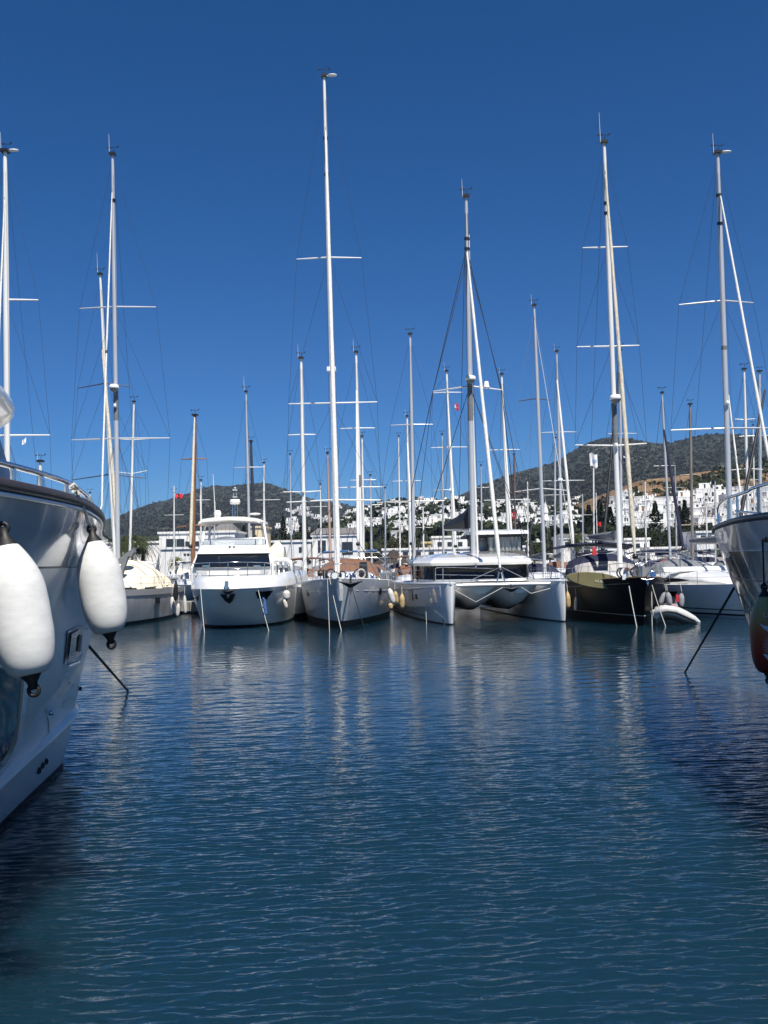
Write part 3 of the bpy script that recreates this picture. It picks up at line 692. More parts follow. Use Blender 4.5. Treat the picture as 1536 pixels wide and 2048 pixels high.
def anchor(parent, p, s=1., m=None):
    mb = MB(); mb.tube([p + V(0, .5 * s, .08 * s), p + V(0, -.15 * s, .0), p + V(0, -.25 * s, -.15 * s)], .045 * s, 6)
    c = p + V(0, -.22 * s, -.25 * s); mb.add([c + V(-.5 * s, .0, .14 * s), c + V(0, -.02, .02 * s), c + V(.5 * s, 0, .14 * s), c + V(.12 * s, .02, -.1 * s), c + V(0, -.06 * s, -.42 * s), c + V(-.12 * s, .02, -.1 * s)], [(0, 1, 5), (1, 2, 3), (5, 1, 3), (5, 3, 4)])
    mb.tube([c + V(-.5 * s, 0, .14 * s), c + V(0, -.04, .04 * s), c + V(.5 * s, 0, .14 * s)], .04 * s, 6)
    mb.build('anchor', m or BLACK, parent, fix=False)
def mooring(px0, py0, Y0, px1, py1, Y1, m=ROPEW, r=.016, label='', sag=.06):
    a = P(px0, py0, Y0); b = P(px1, py1, Y1); b.z = -.03 if b.z < .25 else b.z
    return line('mooring_line', a, b, r, m, label, sag, 'mooring lines running from the bows into the water')

# ============================================================ centre grey sloop
HGREY = mat('grey_hull_paint', (.52, .53, .54), .3, coat=.35, noise=.22, ns=1.6, stretch=(1, 1, .35))
def centre_sloop():
    t = empty('sailing_yacht', (-1.9, 42, 0), 'grey sailing yacht in the centre with the tallest white mast and brown sprayhood', 'sailing yacht')
    H = Hull((-1.93, 41.9), 17.5, 4.6, 2.12, 1.62, rake=.9, dexp=.62, wexp=.95, wl=.93, mx=.52, stripe=(.30, .302))
    H.build(t, [HGREY, HGREY, BOOT])
    for sd in (-1, 1):
        MB().tube([H.pt(q, sd, H.zd(q) * .76) + H.rt * sd * .004 for q in np.linspace(.05, .8, 14)], .012, 4).build('cove_line', GEL, t)
        MB().tube([H.edge(q, sd, .02, .02) for q in np.linspace(0, 1, 16)], .03, 5).build('toe_rail', GELW, t)
        p = H.pt(.23, sd, 1.42); q = H.pt(.25, sd, 1.42); a = (q - p).normalized(); n = a.cross(V(0, 0, 1)) * (1 if sd > 0 else -1)
        mb = MB(); c = p + n * .0; w = .24; mb.prism([c - a * w + V(0, 0, .15), c + a * w + V(0, 0, .15), c + a * w - V(0, 0, .15), c - a * w - V(0, 0, .15)], n * .03); mb.build('porthole', GLASS, t)
    # white stem plate, bow roller, anchor
    MB().loft([[V(-1.93 + x * k, y, z) for x, y in ((-.16, 42.2), (0, 41.7), (.16, 42.2))] for k, z in ((1.1, 2.15), (1, 1.7), (.7, 1.2))]).build('stem_plate', GEL, t)
    MB().tube([V(-2.05, 42.6, 2.22), V(-2.1, 41.45, 2.25)], .13, 12).build('bow_roller', GEL, t)
    anchor(t, V(-1.45, 41.7, 2.1), .95)
    H.coachroof(t, .28, .74, .5, .66); H.pulpit(t); H.lifelines(t, n=7)
    dodger(H, t, .56, .66, 1.0, 1.62, BROWNC)
    # arch with solar panels
    mb = MB(); tt = .80; 
    mb.tube([H.edge(tt, -1, .1), H.loc(-1.95, tt, 3.0), H.loc(-1.6, tt, 3.28), H.loc(0, tt, 3.36), H.loc(1.6, tt, 3.28), H.loc(1.95, tt, 3.0), H.edge(tt, 1, .1)], .03, 7)
    mb.tube([H.edge(tt - .06, -1, .1), H.loc(-1.9, tt - .06, 2.75), H.loc(-1.5, tt - .06, 3.0), H.loc(1.5, tt - .06, 3.0), H.loc(1.9, tt - .06, 2.75), H.edge(tt - .06, 1, .1)], .025, 7); mb.build('stern_arch', STEEL, t)
    sp = mat('solar_panel', (.012, .02, .06), .15, coat=1.)
    for x0, x1 in ((-1.5, -.1), (.1, 1.5)):
        MB().prism([H.loc(x0, tt - .03, 3.3), H.loc(x1, tt - .03, 3.33), H.loc(x1, tt + .05, 3.42), H.loc(x0, tt + .05, 3.38)], (0, 0, .04)).build('solar_panel', sp, t)
    clutter(H, t, .04, .3, 16, 5); clutter(H, t, .7, .95, 14, 6)
    MB().box(H.loc(.95, .16, H.zd(.16) + .4), (.42, .35, .8), .2, top=(.7, .7)).build('sail_bag', BLACKC, t)
    dg = MB(); dg.tube([H.loc(-.9, .1, H.zd(.1)), H.loc(-.92, .1, H.zd(.1) + .95)], .02, 5); dg.ball(H.loc(-.9, .1, H.zd(.1) + .3), .14, 6); dg.build('boathook', BLACK, t)
    rig(t, 48.6, (648, 152), (673, 1120), 9, MASTW, [(520, 592, 724, 0), (811, 576, 755, 2), (1002, 572, 762, -2)], furl=(651, 262, 677, 1146, 11, SAILW, 42.3), deckz=2.1, disc=True, ant=0, radar=[(744, 'bar', 18)], chain=2.1)
    return t
CS = centre_sloop()
mooring(658, 1152, 42.2, 683, 1260, 41.2, label='pale rope from centre grey yacht bow slanting down to its stem foot')
mooring(655, 1158, 42.4, 659, 1262, 40.8, ROPEW, .012, label='thin pale rope hanging straight down left of the centre yacht stem')
mooring(702, 1168, 42.4, 729, 1252, 42.6, ROPED, .016, label='dark rope slanting down the right side of the centre grey hull')

# ============================================================ left covered sloop
def covered_sloop():
    t = empty('sailing_yacht', (-13.8, 45, 0), 'low grey sailing yacht under a cream tarpaulin beside the left yacht', 'sailing yacht')
    H = Hull((-13.9, 44.3), 15, 4.9, 1.75, 1.55, rake=.4, dexp=.6, wexp=.8, wl=.95, mx=.6, stripe=(.16, .162))
    H.build(t, [HGREY, HGREY, BOOT])
    for sd in (-1, 1):
        MB().grid([[H.edge(q, sd, -.03, .04) for q in np.linspace(0, 1, 16)], [H.pt(q, sd, H.zd(q) - .26) + V(sd * .035, 0, 0) for q in np.linspace(0, 1, 16)]]).build('bulwark_band', mat('silver_band', (.5, .5, .5), .35, metal=.4), t)
    a, b = H.pt(.42, 1, 1.05), H.pt(.47, 1, 1.05); n = V(.03, -.01, 0); d = (b - a).normalized()
    f = MB().prism([a + V(0, 0, .19) - n * .3, b + V(0, 0, .19) - n * .3, b - V(0, 0, .19) - n * .3, a - V(0, 0, .19) - n * .3], n * 1.3).build('porthole', STEEL, t)
    MB().prism([a + d * .04 + V(0, 0, .16) + n * .8, b - d * .04 + V(0, 0, .16) + n * .8, b - d * .04 - V(0, 0, .16) + n * .8, a + d * .04 - V(0, 0, .16) + n * .8], n * .5).build('pane', GLASS, f)
    H.lifelines(t, n=7, t0=.2); H.pulpit(t)
    # tarpaulin: draped lumpy tent over boom and coachroof
    rows = []; rnd = random.Random(4)
    def drape(t_, x):   # x in -1..1
        c = interp(t_, [.30, .38, .48, .62, .72, .82], [.35, .95, 1.42, 1.45, 1.2, .3]); prof = (1 - abs(x) ** 2.3)
        fold = .07 * math.sin(x * 13 + t_ * 30) * (1 - prof * .6) + .05 * math.sin(t_ * 70 + x * 5); return .08 + c * prof ** .62 + fold * .9
    for i in range(34):
        t_ = lerp(.28, .84, i / 33); w = H.hb(t_) * (.86 + .06 * math.sin(i * 1.7)); rows.append([H.loc(x * w, t_, H.zd(t_) + drape(t_, x)) for x in np.linspace(-1, 1, 34)])
    c = MB().grid(rows).build('tarpaulin', CREAMC, t)
    tp = MB()
    for t_ in (.44, .55, .66): tp.tube([H.loc(x * H.hb(t_) * .88, t_ + .03 * x, H.zd(t_) + drape(t_, x) + .03) for x in np.linspace(-1, 1, 17)], .012, 4)
    tp.build('lashing', ROPED, c)
    clutter(H, t, .8, .97, 10, 12)
    MB().prism([P(236, 1118, 50), P(266, 1096, 50), P(268, 1104, 50), P(262, 1112, 50), P(238, 1128, 50)], (0, .5, 0)).build('boom_end', GREYC, t)
    MB().prism([P(237, 1140, 49), P(250, 1112, 49), P(256, 1112, 49), P(244, 1150, 49)], (0, .3, 0)).build('outboard_bracket', GREYC, t)
    rig(t, 51, (225, 308), (236, 1116), 9, ALU, [(617, 156, 311, 0), (880, 139, 338, 0)], furl=[(224, 385, 213, 700, 4, SAILW, 48.2)], deckz=1.9, ant=42, radar=[(782, 'dome', 20), (815, 'band', 60), (817, 'lamp', 8)], chain=2.3)
    MB().tube([P(213, 700, 48.2), P(205, 940, 46), P(204, 1010, 45.3), V(-13.9, 44.5, 1.8)], .045, 7).build('forestay', SAILW, t)
    return t
covered_sloop()

# ============================================================ black sloop
HBLK = mat('black_hull_paint', (.006, .0065, .008), .35, spec=.12, noise=.2, ns=1)
def black_sloop():
    t = empty('sailing_yacht', (10.35, 40.5, 0), 'black hulled sailing yacht with navy sprayhood and an olive board on deck', 'sailing yacht')
    H = Hull((10.38, 39.9), 15.5, 4.5, 1.95, 1.45, head=-.015, rake=.7, dexp=.66, wexp=.95, wl=.93, mx=.55, stripe=(.36, .40))
    H.build(t, [HBLK, STEEL, HBLK])
    for sd in (-1, 1):
        MB().tube([H.pt(q, sd, H.zd(q) - .22) + V(sd * .006, 0, 0) for q in np.linspace(.04, .97, 18)], .013, 4).build('cove_line', mat('brass_line', (.35, .3, .2), .4, metal=.5), t)
        MB().tube([H.edge(q, sd, .02, .02) for q in np.linspace(0, 1, 16)], .035, 5).build('toe_rail', TEAK, t)
    H.coachroof(t, .3, .72, .48, .68); H.pulpit(t); H.lifelines(t, n=7)
    dodger(H, t, .50, .60, 1.12, 1.75, NAVY, mat('smoked_vinyl', (.13, .115, .115), .45)); bimini(H, t, .60, .82, 1.75, 2.15, NAVY, .22)
    MB().box(H.loc(-.35, .56, H.zd(.56) + 1.28), (.28, .07, .8), 0, top=(.6, 1)).build('ensign_cloth', mat('red_cloth', (.45, .03, .03), .8), t)
    clutter(H, t, .02, .14, 22, 35)
    anchor(t, V(10.38, 39.8, 1.95), .5, STEEL)
    rig(t, 46, (1208, 284), (1241, 1148), 10, MASTW, [(498, 1166, 1257, 2), (697, 1155, 1281, 2), (895, 1152, 1296, 4)], furl=(1211, 350, 1270, 1108, 10, SAILC, 40.7), deckz=1.9, ant=62, radar=[(805, 'dome', 24), (850, 'band', 80), (897, 'lamp', 8)], chain=2.1, wm=WIRE)
    boom(t, P(1232, 1082, 46.5), P(1180, 1078, 52), ALU, GREYC, .15, .2)
    return t
black_sloop()
def board():
    c = P(1189, 1161, 42.6); mb = MB(); n = 24; f = []; ctr = []
    o = empty('paddleboard', c, 'olive green inflatable board standing on edge on the black yacht side deck', 'paddleboard')
    top = []; 
    ring = []
    for i in range(n):
        a = 2 * math.pi * i / n; x = math.cos(a) * 1.04; z = math.sin(a) * .33 * (1 + .1 * math.cos(a)); ring.append(V(x, 0, z))
    tilt = R_(-8)
    def tr(p, y): return c + V(p.x * math.cos(tilt) - p.z * math.sin(tilt) * 1, y + p.z * .25 - p.x * .9, p.x * math.sin(tilt) + p.z * math.cos(tilt) + .02)
    MB().loft([[tr(p * .93, -.09) for p in ring], [tr(p, -.03) for p in ring], [tr(p, .06) for p in ring], [tr(p * .93, .1) for p in ring]], sm=False).build('board_body', mat('olive_board', (.19, .17, .075), .5, noise=.15, ns=2), o)
    for x in (-.62, .55): MB().prism([tr(V(x, 0, -.27), -.1), tr(V(x + .02, 0, -.27), -.1), tr(V(x + .02, 0, .26), -.1), tr(V(x, 0, .26), -.1)], (0, -.01, 0)).build('strap', BLACK, o)
    lg = MB()
    for i, (w, h) in enumerate(((.06, .09), (.05, .12), (.07, .09), (.05, .1), (.07, .09), (.04, .08))):
        x = .0 + i * .085; lg.prism([tr(V(x, 0, -.03 - h / 2), -.1), tr(V(x + w, 0, -.03 - h / 2), -.1), tr(V(x + w * .8, 0, -.03 + h / 2), -.1), tr(V(x + .01, 0, -.03 + h / 2), -.1)], (0, -.012, 0))
    lg.build('logo_marks', mat('faded_white', (.4, .38, .28), .6), o)
board()
mooring(1258, 1172, 40.3, 1274, 1258, 39.6, label='pale rope from black yacht bow slanting down left of its stem', r=.02)
mooring(1304, 1170, 40.3, 1332, 1258, 39.6, label='pale rope slanting right from black yacht bow across the dinghy')
mooring(1303, 1172, 40.5, 1304, 1246, 40.3, label='pale rope hanging straight down right of black yacht stem', r=.02)

# ============================================================ white sloop at right + dinghy
def right_sloop():
    t = empty('sailing_yacht', (16, 41, 0), 'white sailing yacht with long dark cabin window behind the dinghy', 'sailing yacht')
    H = Hull((16.2, 41.3), 14.5, 4.5, 1.55, 1.32, head=.16, rake=.3, dexp=.62, wexp=.8, wl=.94, mx=.55, stripe=(.12, .2))
    H.build(t, [GEL, BOOT, GEL])
    for sd in (-1, 1): MB().tube([H.pt(q, sd, .38) + H.rt * sd * .004 for q in np.linspace(.02, 1, 16)], .026, 4).build('waterline_stripe', BOOT, t)
    H.coachroof(t, .16, .74, .55, .8); H.pulpit(t); H.lifelines(t, n=6)
    for q0, q1 in ((.36, .44), (.66, .73)):
        a, b = H.pt(q0, -1, 1.02), H.pt(q1, -1, 1.02); n = -H.rt * .02; MB().prism([a + V(0, 0, .12), b + V(0, 0, .12), b - V(0, 0, .14), a - V(0, 0, .14)], n).build('hull_window', GLASS, t)
    # stern frame (arched rails), davit, sprayhood
    for z, dt in ((1.62, .80), (1.42, .83), (1.2, .7)):
        MB().tube([H.loc(x * 2.25, dt, H.zd(dt) + z * (1 - .28 * abs(x) ** 3)) for x in np.linspace(-1.05, 1.05, 15)], .028, 6).build('bimini_hoop', STEEL, t)
    dodger(H, t, .56, .66, .95, 1.5, GREYC)
    b_ = MB(); rows = []
    for i in range(9):
        y = i / 8; w = .62 * math.sin(math.pi * min(1, (y * .85 + .08))) ** .6; rows.append([H.loc(-.4 + (y - .5) * 3.4, .45 + x * w * .06, H.zd(.5) + .62 + .22 * (1 - abs(x) ** 2) ** .5 if abs(x) < 1 else H.zd(.5) + .62) for x in np.linspace(-1, 1, 9)])
    b_.grid(rows).build('upturned_tender', GEL, t)
    clutter(H, t, .7, .96, 18, 41)
    MB().tube([H.loc(-.2, .86, 1.3), H.loc(-.2, .86, 2.75)], .02, 5).build('outboard_post', STEEL, t)
    MB().box(H.loc(.6, .84, H.zd(.8) + .95), (.28, .2, .46), .1, top=(.8, .8)).build('lifebuoy', mat('orange_red', (.6, .06, .03), .5), t)
    rig(t, 47, (1435, 305), (1463, 1130), 11, ALU, [(605, 1360, 1510, -4), (860, 1345, 1560, 0)], furl=(1441, 392, 1540, 930, 7, SAILW, 43), deckz=1.8, ant=40, radar=[(812, 'lamp', 9), (700, 'band', 8)], chain=2.3, disc=True)
    boom(t, P(1458, 1084, 47.5), P(1382, 1086, 53.5), ALU, GREYC, .05, .2)
    return t
right_sloop()
TUBE = mat('pale_grey_rubber', (.52, .52, .5), .5, noise=.12, ns=5)
def dinghy():
    t = empty('inflatable_dinghy', P(1350, 1238, 40.6), 'white inflatable dinghy tilted nose up behind the black yacht bow with dark rubbing strips', 'dinghy')
    # one tube per side curving from bow (left, high) to stern cones (right, at the water)
    def path(dy, dz): return [P(1313, 1232, 40.4 + .5 * dy) + V(0, 0, dz + .05), P(1316, 1222, 40.3 + .7 * dy) + V(0, 0, dz), P(1330, 1219, 40.3 + dy) + V(0, 0, dz), P(1350, 1222, 40.3 + dy) + V(0, 0, dz), P(1370, 1231, 40.3 + dy) + V(0, 0, dz), P(1388, 1239, 40.3 + dy) + V(0, 0, dz), P(1400, 1245, 40.3 + dy) + V(0, 0, dz)]
    for dy, dz in ((0, 0), (1.35, .03)):
        p = path(dy, dz); MB().tube(p, [.10, .17, .19, .19, .18, .13, .03], 12).build('air_tube', TUBE, t)
        MB().tube([q + V(0, -.17, -.06) for q in p[1:-1]], .045, 6).build('rubbing_strip', BLACK, t)
    MB().tube([path(0, 0)[0], path(.7, .02)[0] + V(-.12, 0, .05), path(1.35, .03)[0]], .15, 10).build('air_tube', TUBE, t)
    a, b = path(0, -.1), path(1.35, -.1)
    hl = MB(); hl.grid([[q + V(0, .1, 0) for q in a], [a[i].lerp(b[i], .5) + V(0, 0, -.3) for i in range(7)], [q - V(0, .1, 0) for q in b]]); hl.build('rigid_bottom', GELW, t)
    MB().tube([P(1350, 1222, 41), P(1352, 1206, 41), P(1353, 1192, 41)], [.05, .05, .04], 7).build('console_post', GEL, t)
    MB().box(P(1354, 1196, 40.95), (.10, .1, .3)).build('red_grip', mat('red_plastic', (.5, .02, .03), .5), t)
    MB().box(P(1340, 1214, 41.0), (.55, .5, .25), 0, top=(.9, .9)).build('seat', mat('faded_pink_cushion', (.42, .3, .3), .8), t)
dinghy()
FGREY = mat('grey_fender_cover', (.28, .28, .30), .85, noise=.15, ns=8, bump=.1)
FWH = mat('aged_white_fender', (.62, .60, .55), .6, noise=.2, ns=4)
FTAN = mat('yellowed_fender', (.55, .40, .20), .6, noise=.35, ns=4)
def ff(x0, y0, x1, y1, Y, w, m, label, up=16, endm=None, rope=ROPEW):
    s = Y / F_PX; t_ = P(x0, y0, Y); b_ = P(x1, y1, Y)
    return fender(t_, b_, w * s / 2, m, label, 'fenders hanging between the moored boats', rope_to=t_ + V(0, .1, up * s), rope=rope, n=14, rr=.012, endm=endm, ring=False)
ff(1331, 1184, 1320, 1208, 40.9, 11, FGREY, 'grey fender leaning at the black yacht bow, left of its pair')
ff(1335, 1184, 1340, 1210, 40.7, 12, FGREY, 'grey fender at the black yacht bow, right of its pair')
ff(1363, 1186, 1362, 1214, 42.5, 12, FGREY, 'pale grey fender against the white yacht right of the red grip')
ff(1152, 1193, 1151, 1221, 45, 7, FWH, 'small white fender on the black hull near its left end')
ff(1135, 1184, 1137, 1215, 45, 10, FTAN, 'yellowed fender with hanging ropes between catamaran and black yacht', endm=FTAN)
for i, dx in enumerate((-3, 1, 5)):
    pass
ff(573, 1180, 573, 1199, 45, 15, FWH, 'round dirty white fender between motor yacht and centre yacht')
ff(566, 1180, 564, 1200, 46, 10, FWH, 'dirty white fender half hidden behind the round one')
ff(568, 1198, 573, 1216, 46, 8, FWH, 'lower slanting white fender beside the motor yacht stern gap')
ff(778, 1176, 787, 1206, 46, 12, FWH, 'white slanting fender between centre yacht and catamaran')
ff(790, 1182, 794, 1206, 47, 9, FTAN, 'dull tan fender in shade beside the catamaran')
ff(804, 1188, 804, 1216, 46.5, 11, FTAN, 'yellow orange fender on the catamaran left side', endm=FTAN)
ff(780, 1206, 782, 1218, 48, 9, FTAN, 'lower tan fender near the water left of the catamaran')
ff(344, 1193, 347, 1226, 50, 10, FWH, 'long white fender at the covered yacht stern quarter')
ff(357, 1206, 355, 1232, 49, 8, FWH, 'slim white fender touching the motor yacht left side')
ff(369, 1190, 371, 1226, 49.5, 7, FWH, 'narrow white fender in shade beside the motor yacht bow')
ff(352, 1162, 351, 1200, 49.3, 9, RUBBER, 'black tyre like fender between covered yacht and motor yacht', rope=ROPED)

# ============================================================ motor yacht C
def flybridge_yacht():
    t = empty('motor_yacht', (-6.8, 44, 0), 'white flybridge motor yacht seen bow on with black windscreen', 'motor yacht')
    H = Hull((-6.75, 42.7), 15.5, 4.55, 1.78, 1.78, rake=2.2, dexp=.36, wexp=.45, wl=.915, mx=.32, tr=1., stripe=(.10, .102))
    H.build(t, [GEL, GEL, BOOT], n=34)
    rows = [[], [], [], []]; rows2 = []
    for q in [(i / 30) ** 1.6 for i in range(31)]:
        for k, (ins, z) in enumerate(((-.015, -.0), (.06, .26), (.22, .52), (.34, .50))): rows[k].append((q, ins, z + (.10 if k in (2, 3) and q > .25 else 0)))
    for sd in (-1, 1):
        MB().grid([[H.loc(sd * max(0, H.hb(q) - ins), q + (ins + .02) / H.L * (1 - q) * 1.0, 1.78 + z) for q, ins, z in r] for r in rows]).build('bulwark', GEL, t)
    d = MB(); d.grid([[H.loc(x * max(0, H.hb(q) - .3), q + .02, 1.98 + .05 * (1 - x * x)) for x in (-1, -.5, 0, .5, 1)] for q in (.0, .02, .05, .1, .2, .3, .42)]); d.build('foredeck', GELW, t)
    # knuckle strip
    MB().tube([H.pt(q, 1, 1.74) + V(.01, 0, 0) for q in np.linspace(.9, 0, 20) ** 1.5] + [H.pt(q, -1, 1.74) - V(.01, 0, 0) for q in np.linspace(0, .9, 20) ** 1.5], .02, 5).build('rubbing_strake', STEEL, t)
    for sd in (-1, 1):   # dark corner windows wrapping the flare
        def w_(px, py):
            # find point on the hull surface by projection
            best = None
            for i in range(90):
                for j in range(40):
                    q = (i / 89) ** 2 * .5; z = lerp(.9, 1.74, j / 39); p = H.pt(q, sd, z); a, b = proj(p); e = (a - px) ** 2 + (b - py) ** 2
                    if best is None or e < best[0]: best = (e, p)
            return best[1] + V(sd * .012, -.03, 0)
        top_, bot_ = (((374, 1186), (407, 1184)), ((387, 1202), (402, 1200))) if sd < 0 else (((510, 1183), (547, 1181)), ((515, 1197), (533, 1199)))
        rows = [[w_(lerp(lerp(top_[0][0], top_[1][0], u), lerp(bot_[0][0], bot_[1][0], u), v), lerp(lerp(top_[0][1], top_[1][1], u), lerp(bot_[0][1], bot_[1][1], u), v)) for u in np.linspace(0, 1, 7)] for v in np.linspace(0, 1, 5)]
        MB().grid(rows).build('hull_window', GLASS, t)
    MB().prism([V(-6.75 + a, 42.45 + b, z) for a, b, z in ((-.32, .25, 1.55), (0, .0, 1.55), (.32, .25, 1.55), (.16, .62, 1.25), (0, .74, 1.12), (-.16, .62, 1.25))], (0, .2, 0)).build('anchor_pocket', BLACK, t)
    anchor(t, P(457, 1177, 42.6), .62, BLACK); MB().box(P(455, 1170, 42.8), (.16, .5, .35)).build('bow_roller', STEEL, t)
    MB().tube([P(456, 1166, 43), P(455, 1158, 43.2), P(462, 1154, 43.3)], .03, 5).build('windlass', BLACK, t)
    # coachroof / sunpad in front of windscreen
    rg = []
    for (Y, pl) in ((45.6, [(398, 1161), (402, 1154), (535, 1150), (541, 1158)]), (49.0, [(392, 1152), (396, 1144), (536, 1142), (541, 1150)]), (50.0, [(390, 1152), (392, 1141), (540, 1139), (541, 1150)])): rg.append([P(a, b, Y) for a, b in pl])
    MB().loft(rg, sm=False).build('coachroof', GEL, t)
    MB().loft([[P(a, b, 46.2) for a, b in ((412, 1160), (414, 1153), (520, 1151), (522, 1158))], [P(a, b, 48.6) for a, b in ((412, 1150), (414, 1143), (520, 1141), (522, 1149))]]).build('sunpad', mat('off_white_cushion', (.7, .67, .58), .8, bump=.3, bs=3), t)
    # main cabin with raked black windscreen
    wb = [P(386, 1135, 50), P(541, 1133, 50)]; wt = [P(396, 1107, 51.6), P(537, 1106, 51.6)]
    MB().prism([wb[0], wb[1], wt[1], wt[0]], (0, .12, 0)).build('windscreen', GLASS, t)
    bx = wb[0].x - .14, wb[1].x + .14
    side = lambda X0, X1: MB().add([V(X0, 50.2, 1.6), V(X0, 50.1, wb[0].z), V(X1, 51.7, wt[0].z), V(X1, 57, wt[0].z + .1), V(X0, 57, 1.6)], [(0, 1, 2, 3, 4)])
    mb = MB(); L_ = [V(bx[0], 50.15, 1.6), V(bx[1], 50.15, 1.6), V(bx[1], 50.15, wb[0].z - .02), V(bx[0], 50.15, wb[0].z - .02)]
    mb.loft([[V(bx[0], 50.2, 1.7), V(bx[1], 50.2, 1.7), V(bx[1], 57.5, 1.7), V(bx[0], 57.5, 1.7)], [V(bx[0], 50.14, wb[0].z), V(bx[1], 50.14, wb[0].z), V(bx[1], 57.5, wb[0].z), V(bx[0], 57.5, wb[0].z)], [V(wt[0].x - .08, 51.75, wt[0].z), V(wt[1].x + .08, 51.75, wt[0].z), V(wt[1].x + .08, 57.5, wt[0].z), V(wt[0].x - .08, 57.5, wt[0].z)]], sm=False); mb.build('cabin', GEL, t)
    # flybridge coaming
    MB().loft([[P(394, 1108, 51.4), P(540, 1106, 51.4), P(540, 1106, 58), P(394, 1108, 58)], [P(402, 1091, 52.4), P(532, 1090, 52.4), P(532, 1090, 58), P(402, 1091, 58)], ], sm=False).build('flybridge', GEL, t)
    fl = mat('clear_windscreen', (.55, .6, .62), .08, trans=0., coat=1., alpha=.35)
    ws = [P(406, 1091, 52.5), P(530, 1089, 52.5), P(531, 1080, 52.8), P(526, 1077, 52.8), P(412, 1079, 52.8), P(406, 1083, 52.8)]; MB().prism(ws, (0, .04, 0)).build('flybridge_windscreen', fl, t)
    fr = MB(); fr.tube([P(406, 1091, 52.5), P(406, 1082, 52.8), P(412, 1079, 52.8), P(526, 1076, 52.8), P(531, 1080, 52.8), P(531, 1089, 52.5)], .03, 6)
    for x in (421, 511): fr.tube([P(x, 1091, 52.4), P(x, 1078, 52.7)], .025, 5)
    fr.build('windscreen_frame', STEEL, t)
    MB().ball(P(452, 1080, 54.2), .55, 8, sc=(1.2, .6, .35)).build('helm_seat', GEL, t); MB().box(P(500, 1083, 54.5), (1.6, .8, .35)).build('bench_seat', GELW, t)
    # hardtop
    rg = []
    for Y, k in ((53.2, .96), (54, 1), (56.5, 1), (57.2, .95)):
        c = P(468, 1046, 55); r = []
        for x, z in ((-1, -.10), (-.97, .03), (-.85, .18), (-.5, .25), (0, .28), (.5, .25), (.85, .17), (.97, .02), (1, -.12), (.85, .0), (0, .10), (-.85, .02)): r.append(V(c.x + x * 1.72 * k, Y, c.z + z))
        rg.append(r)
    MB().loft(rg, sm=True).build('hardtop', mat('cream_gelcoat', (.77, .75, .69), .4), t)
    for pts in (((410, 1052, 54), (407, 1068, 53.4), (405, 1090, 53)), ((420, 1052, 56.4), (419, 1070, 56.2), (417, 1092, 56)), ((528, 1048, 54), (531, 1068, 53.6), (536, 1100, 53.4)), ((524, 1048, 56.4), (530, 1070, 56.6), (541, 1110, 56.6))):
        MB().tube([P(*p) for p in pts], .07, 6).build('hardtop_leg', GEL, t)
    # aerials, domes
    MB().lathe([(0, .22), (.16, .18), (.22, 0), (.16, -.16), (0, -.2)], P(435, 1028, 55.5), (0, 0, 1), 14).build('satellite_dome', WHITEG, t)
    MB().lathe([(0, .07), (.25, .05), (.36, 0), (.25, -.05), (0, -.07)], P(510, 1028, 55.5), (0, 0, 1), 16).build('satellite_dish', WHITEG, t)
    m_ = MB(); 
    for x in (465, 470, 475): m_.tube([P(x, 1040, 55.8), P(x, 1006, 55.8)], .02, 5)
    m_.build('radar_mast', STEEL, t); MB().lathe([(0, .16), (.26, .14), (.3, 0), (.26, -.12), (0, -.14)], P(470, 1004, 55.8), (0, 0, 1), 16).build('radar_dome', WHITEG, t)
    l_ = MB(); l_.tube([P(467, 992, 55.8), P(467, 984, 55.8)], .02, 4); l_.tube([P(473, 992, 55.8), P(473, 984, 55.8)], .02, 4); l_.box(P(470, 980, 55.8), (.24, .2, .08)); l_.ball(P(470, 976, 55.8), .06, 5); l_.box(P(470, 994, 55.8), (.24, .2, .06)); l_.build('navigation_light', ALU, t)
    for a, b in (((431, 1040), (426, 948)), ((530, 1046), (528, 985)), ((402, 1046), (400, 990))): MB().tube([P(*a, 55), P(*b, 55)], [.035, .015], 5).build('antenna', MASTW, t)
    # emblem on the flybridge front
    e = MB(); c = P(464, 1094, 51.9)
    for x, z, w, h in ((-.12, 0, .12, .1), (.06, 0, .05, .12), (.15, 0, .05, .12), (.1, 0, .12, .03), (.02, -.16, .28, .03)): e.box(c + V(x, 0, z), (w, .04, h))
    e.build('emblem', BLACK, t)
    # bow rail
    rl = MB(); tp = [P(362, 1130, 49), P(388, 1127, 46), P(420, 1125, 44), P(463, 1124, 43.3), P(500, 1124, 44), P(532, 1125, 46), P(545, 1128, 49)]
    rl.tube(tp, .022, 6); md = [P(388, 1139, 46), P(420, 1138, 44), P(463, 1138, 43.4), P(500, 1137, 44), P(532, 1137, 46)]; rl.tube(md, .014, 5)
    lo = [P(388, 1152, 46), P(420, 1151, 44), P(463, 1151, 43.4), P(500, 1150, 44), P(532, 1150, 46)]; rl.tube(lo, .014, 5)
    for a in ((388, 46, 1160), (419, 44, 1163), (456, 43.3, 1152), (495, 43.9, 1161), (529, 45.8, 1158), (366, 48.5, 1155), (543, 48.7, 1152)): rl.tube([P(a[0], 1126, a[1]), P(a[0], a[2], a[1])], .018, 5)
    rl.build('bow_rail', STEEL, t)
    for x in (412, 514): MB().box(P(x, 1132, 49.8), (.35, .1, .08)).build('wiper', STEEL, t)
    clutter(H, t, .08, .2, 7, 77)
flybridge_yacht()
mooring(401, 1176, 43.2, 409, 1262, 41.7, label='pale rope from left bow of motor yacht straight into the water')
mooring(513, 1165, 43.6, 538, 1260, 42, label='rope with blue tangle from right bow of motor yacht', r=.014)
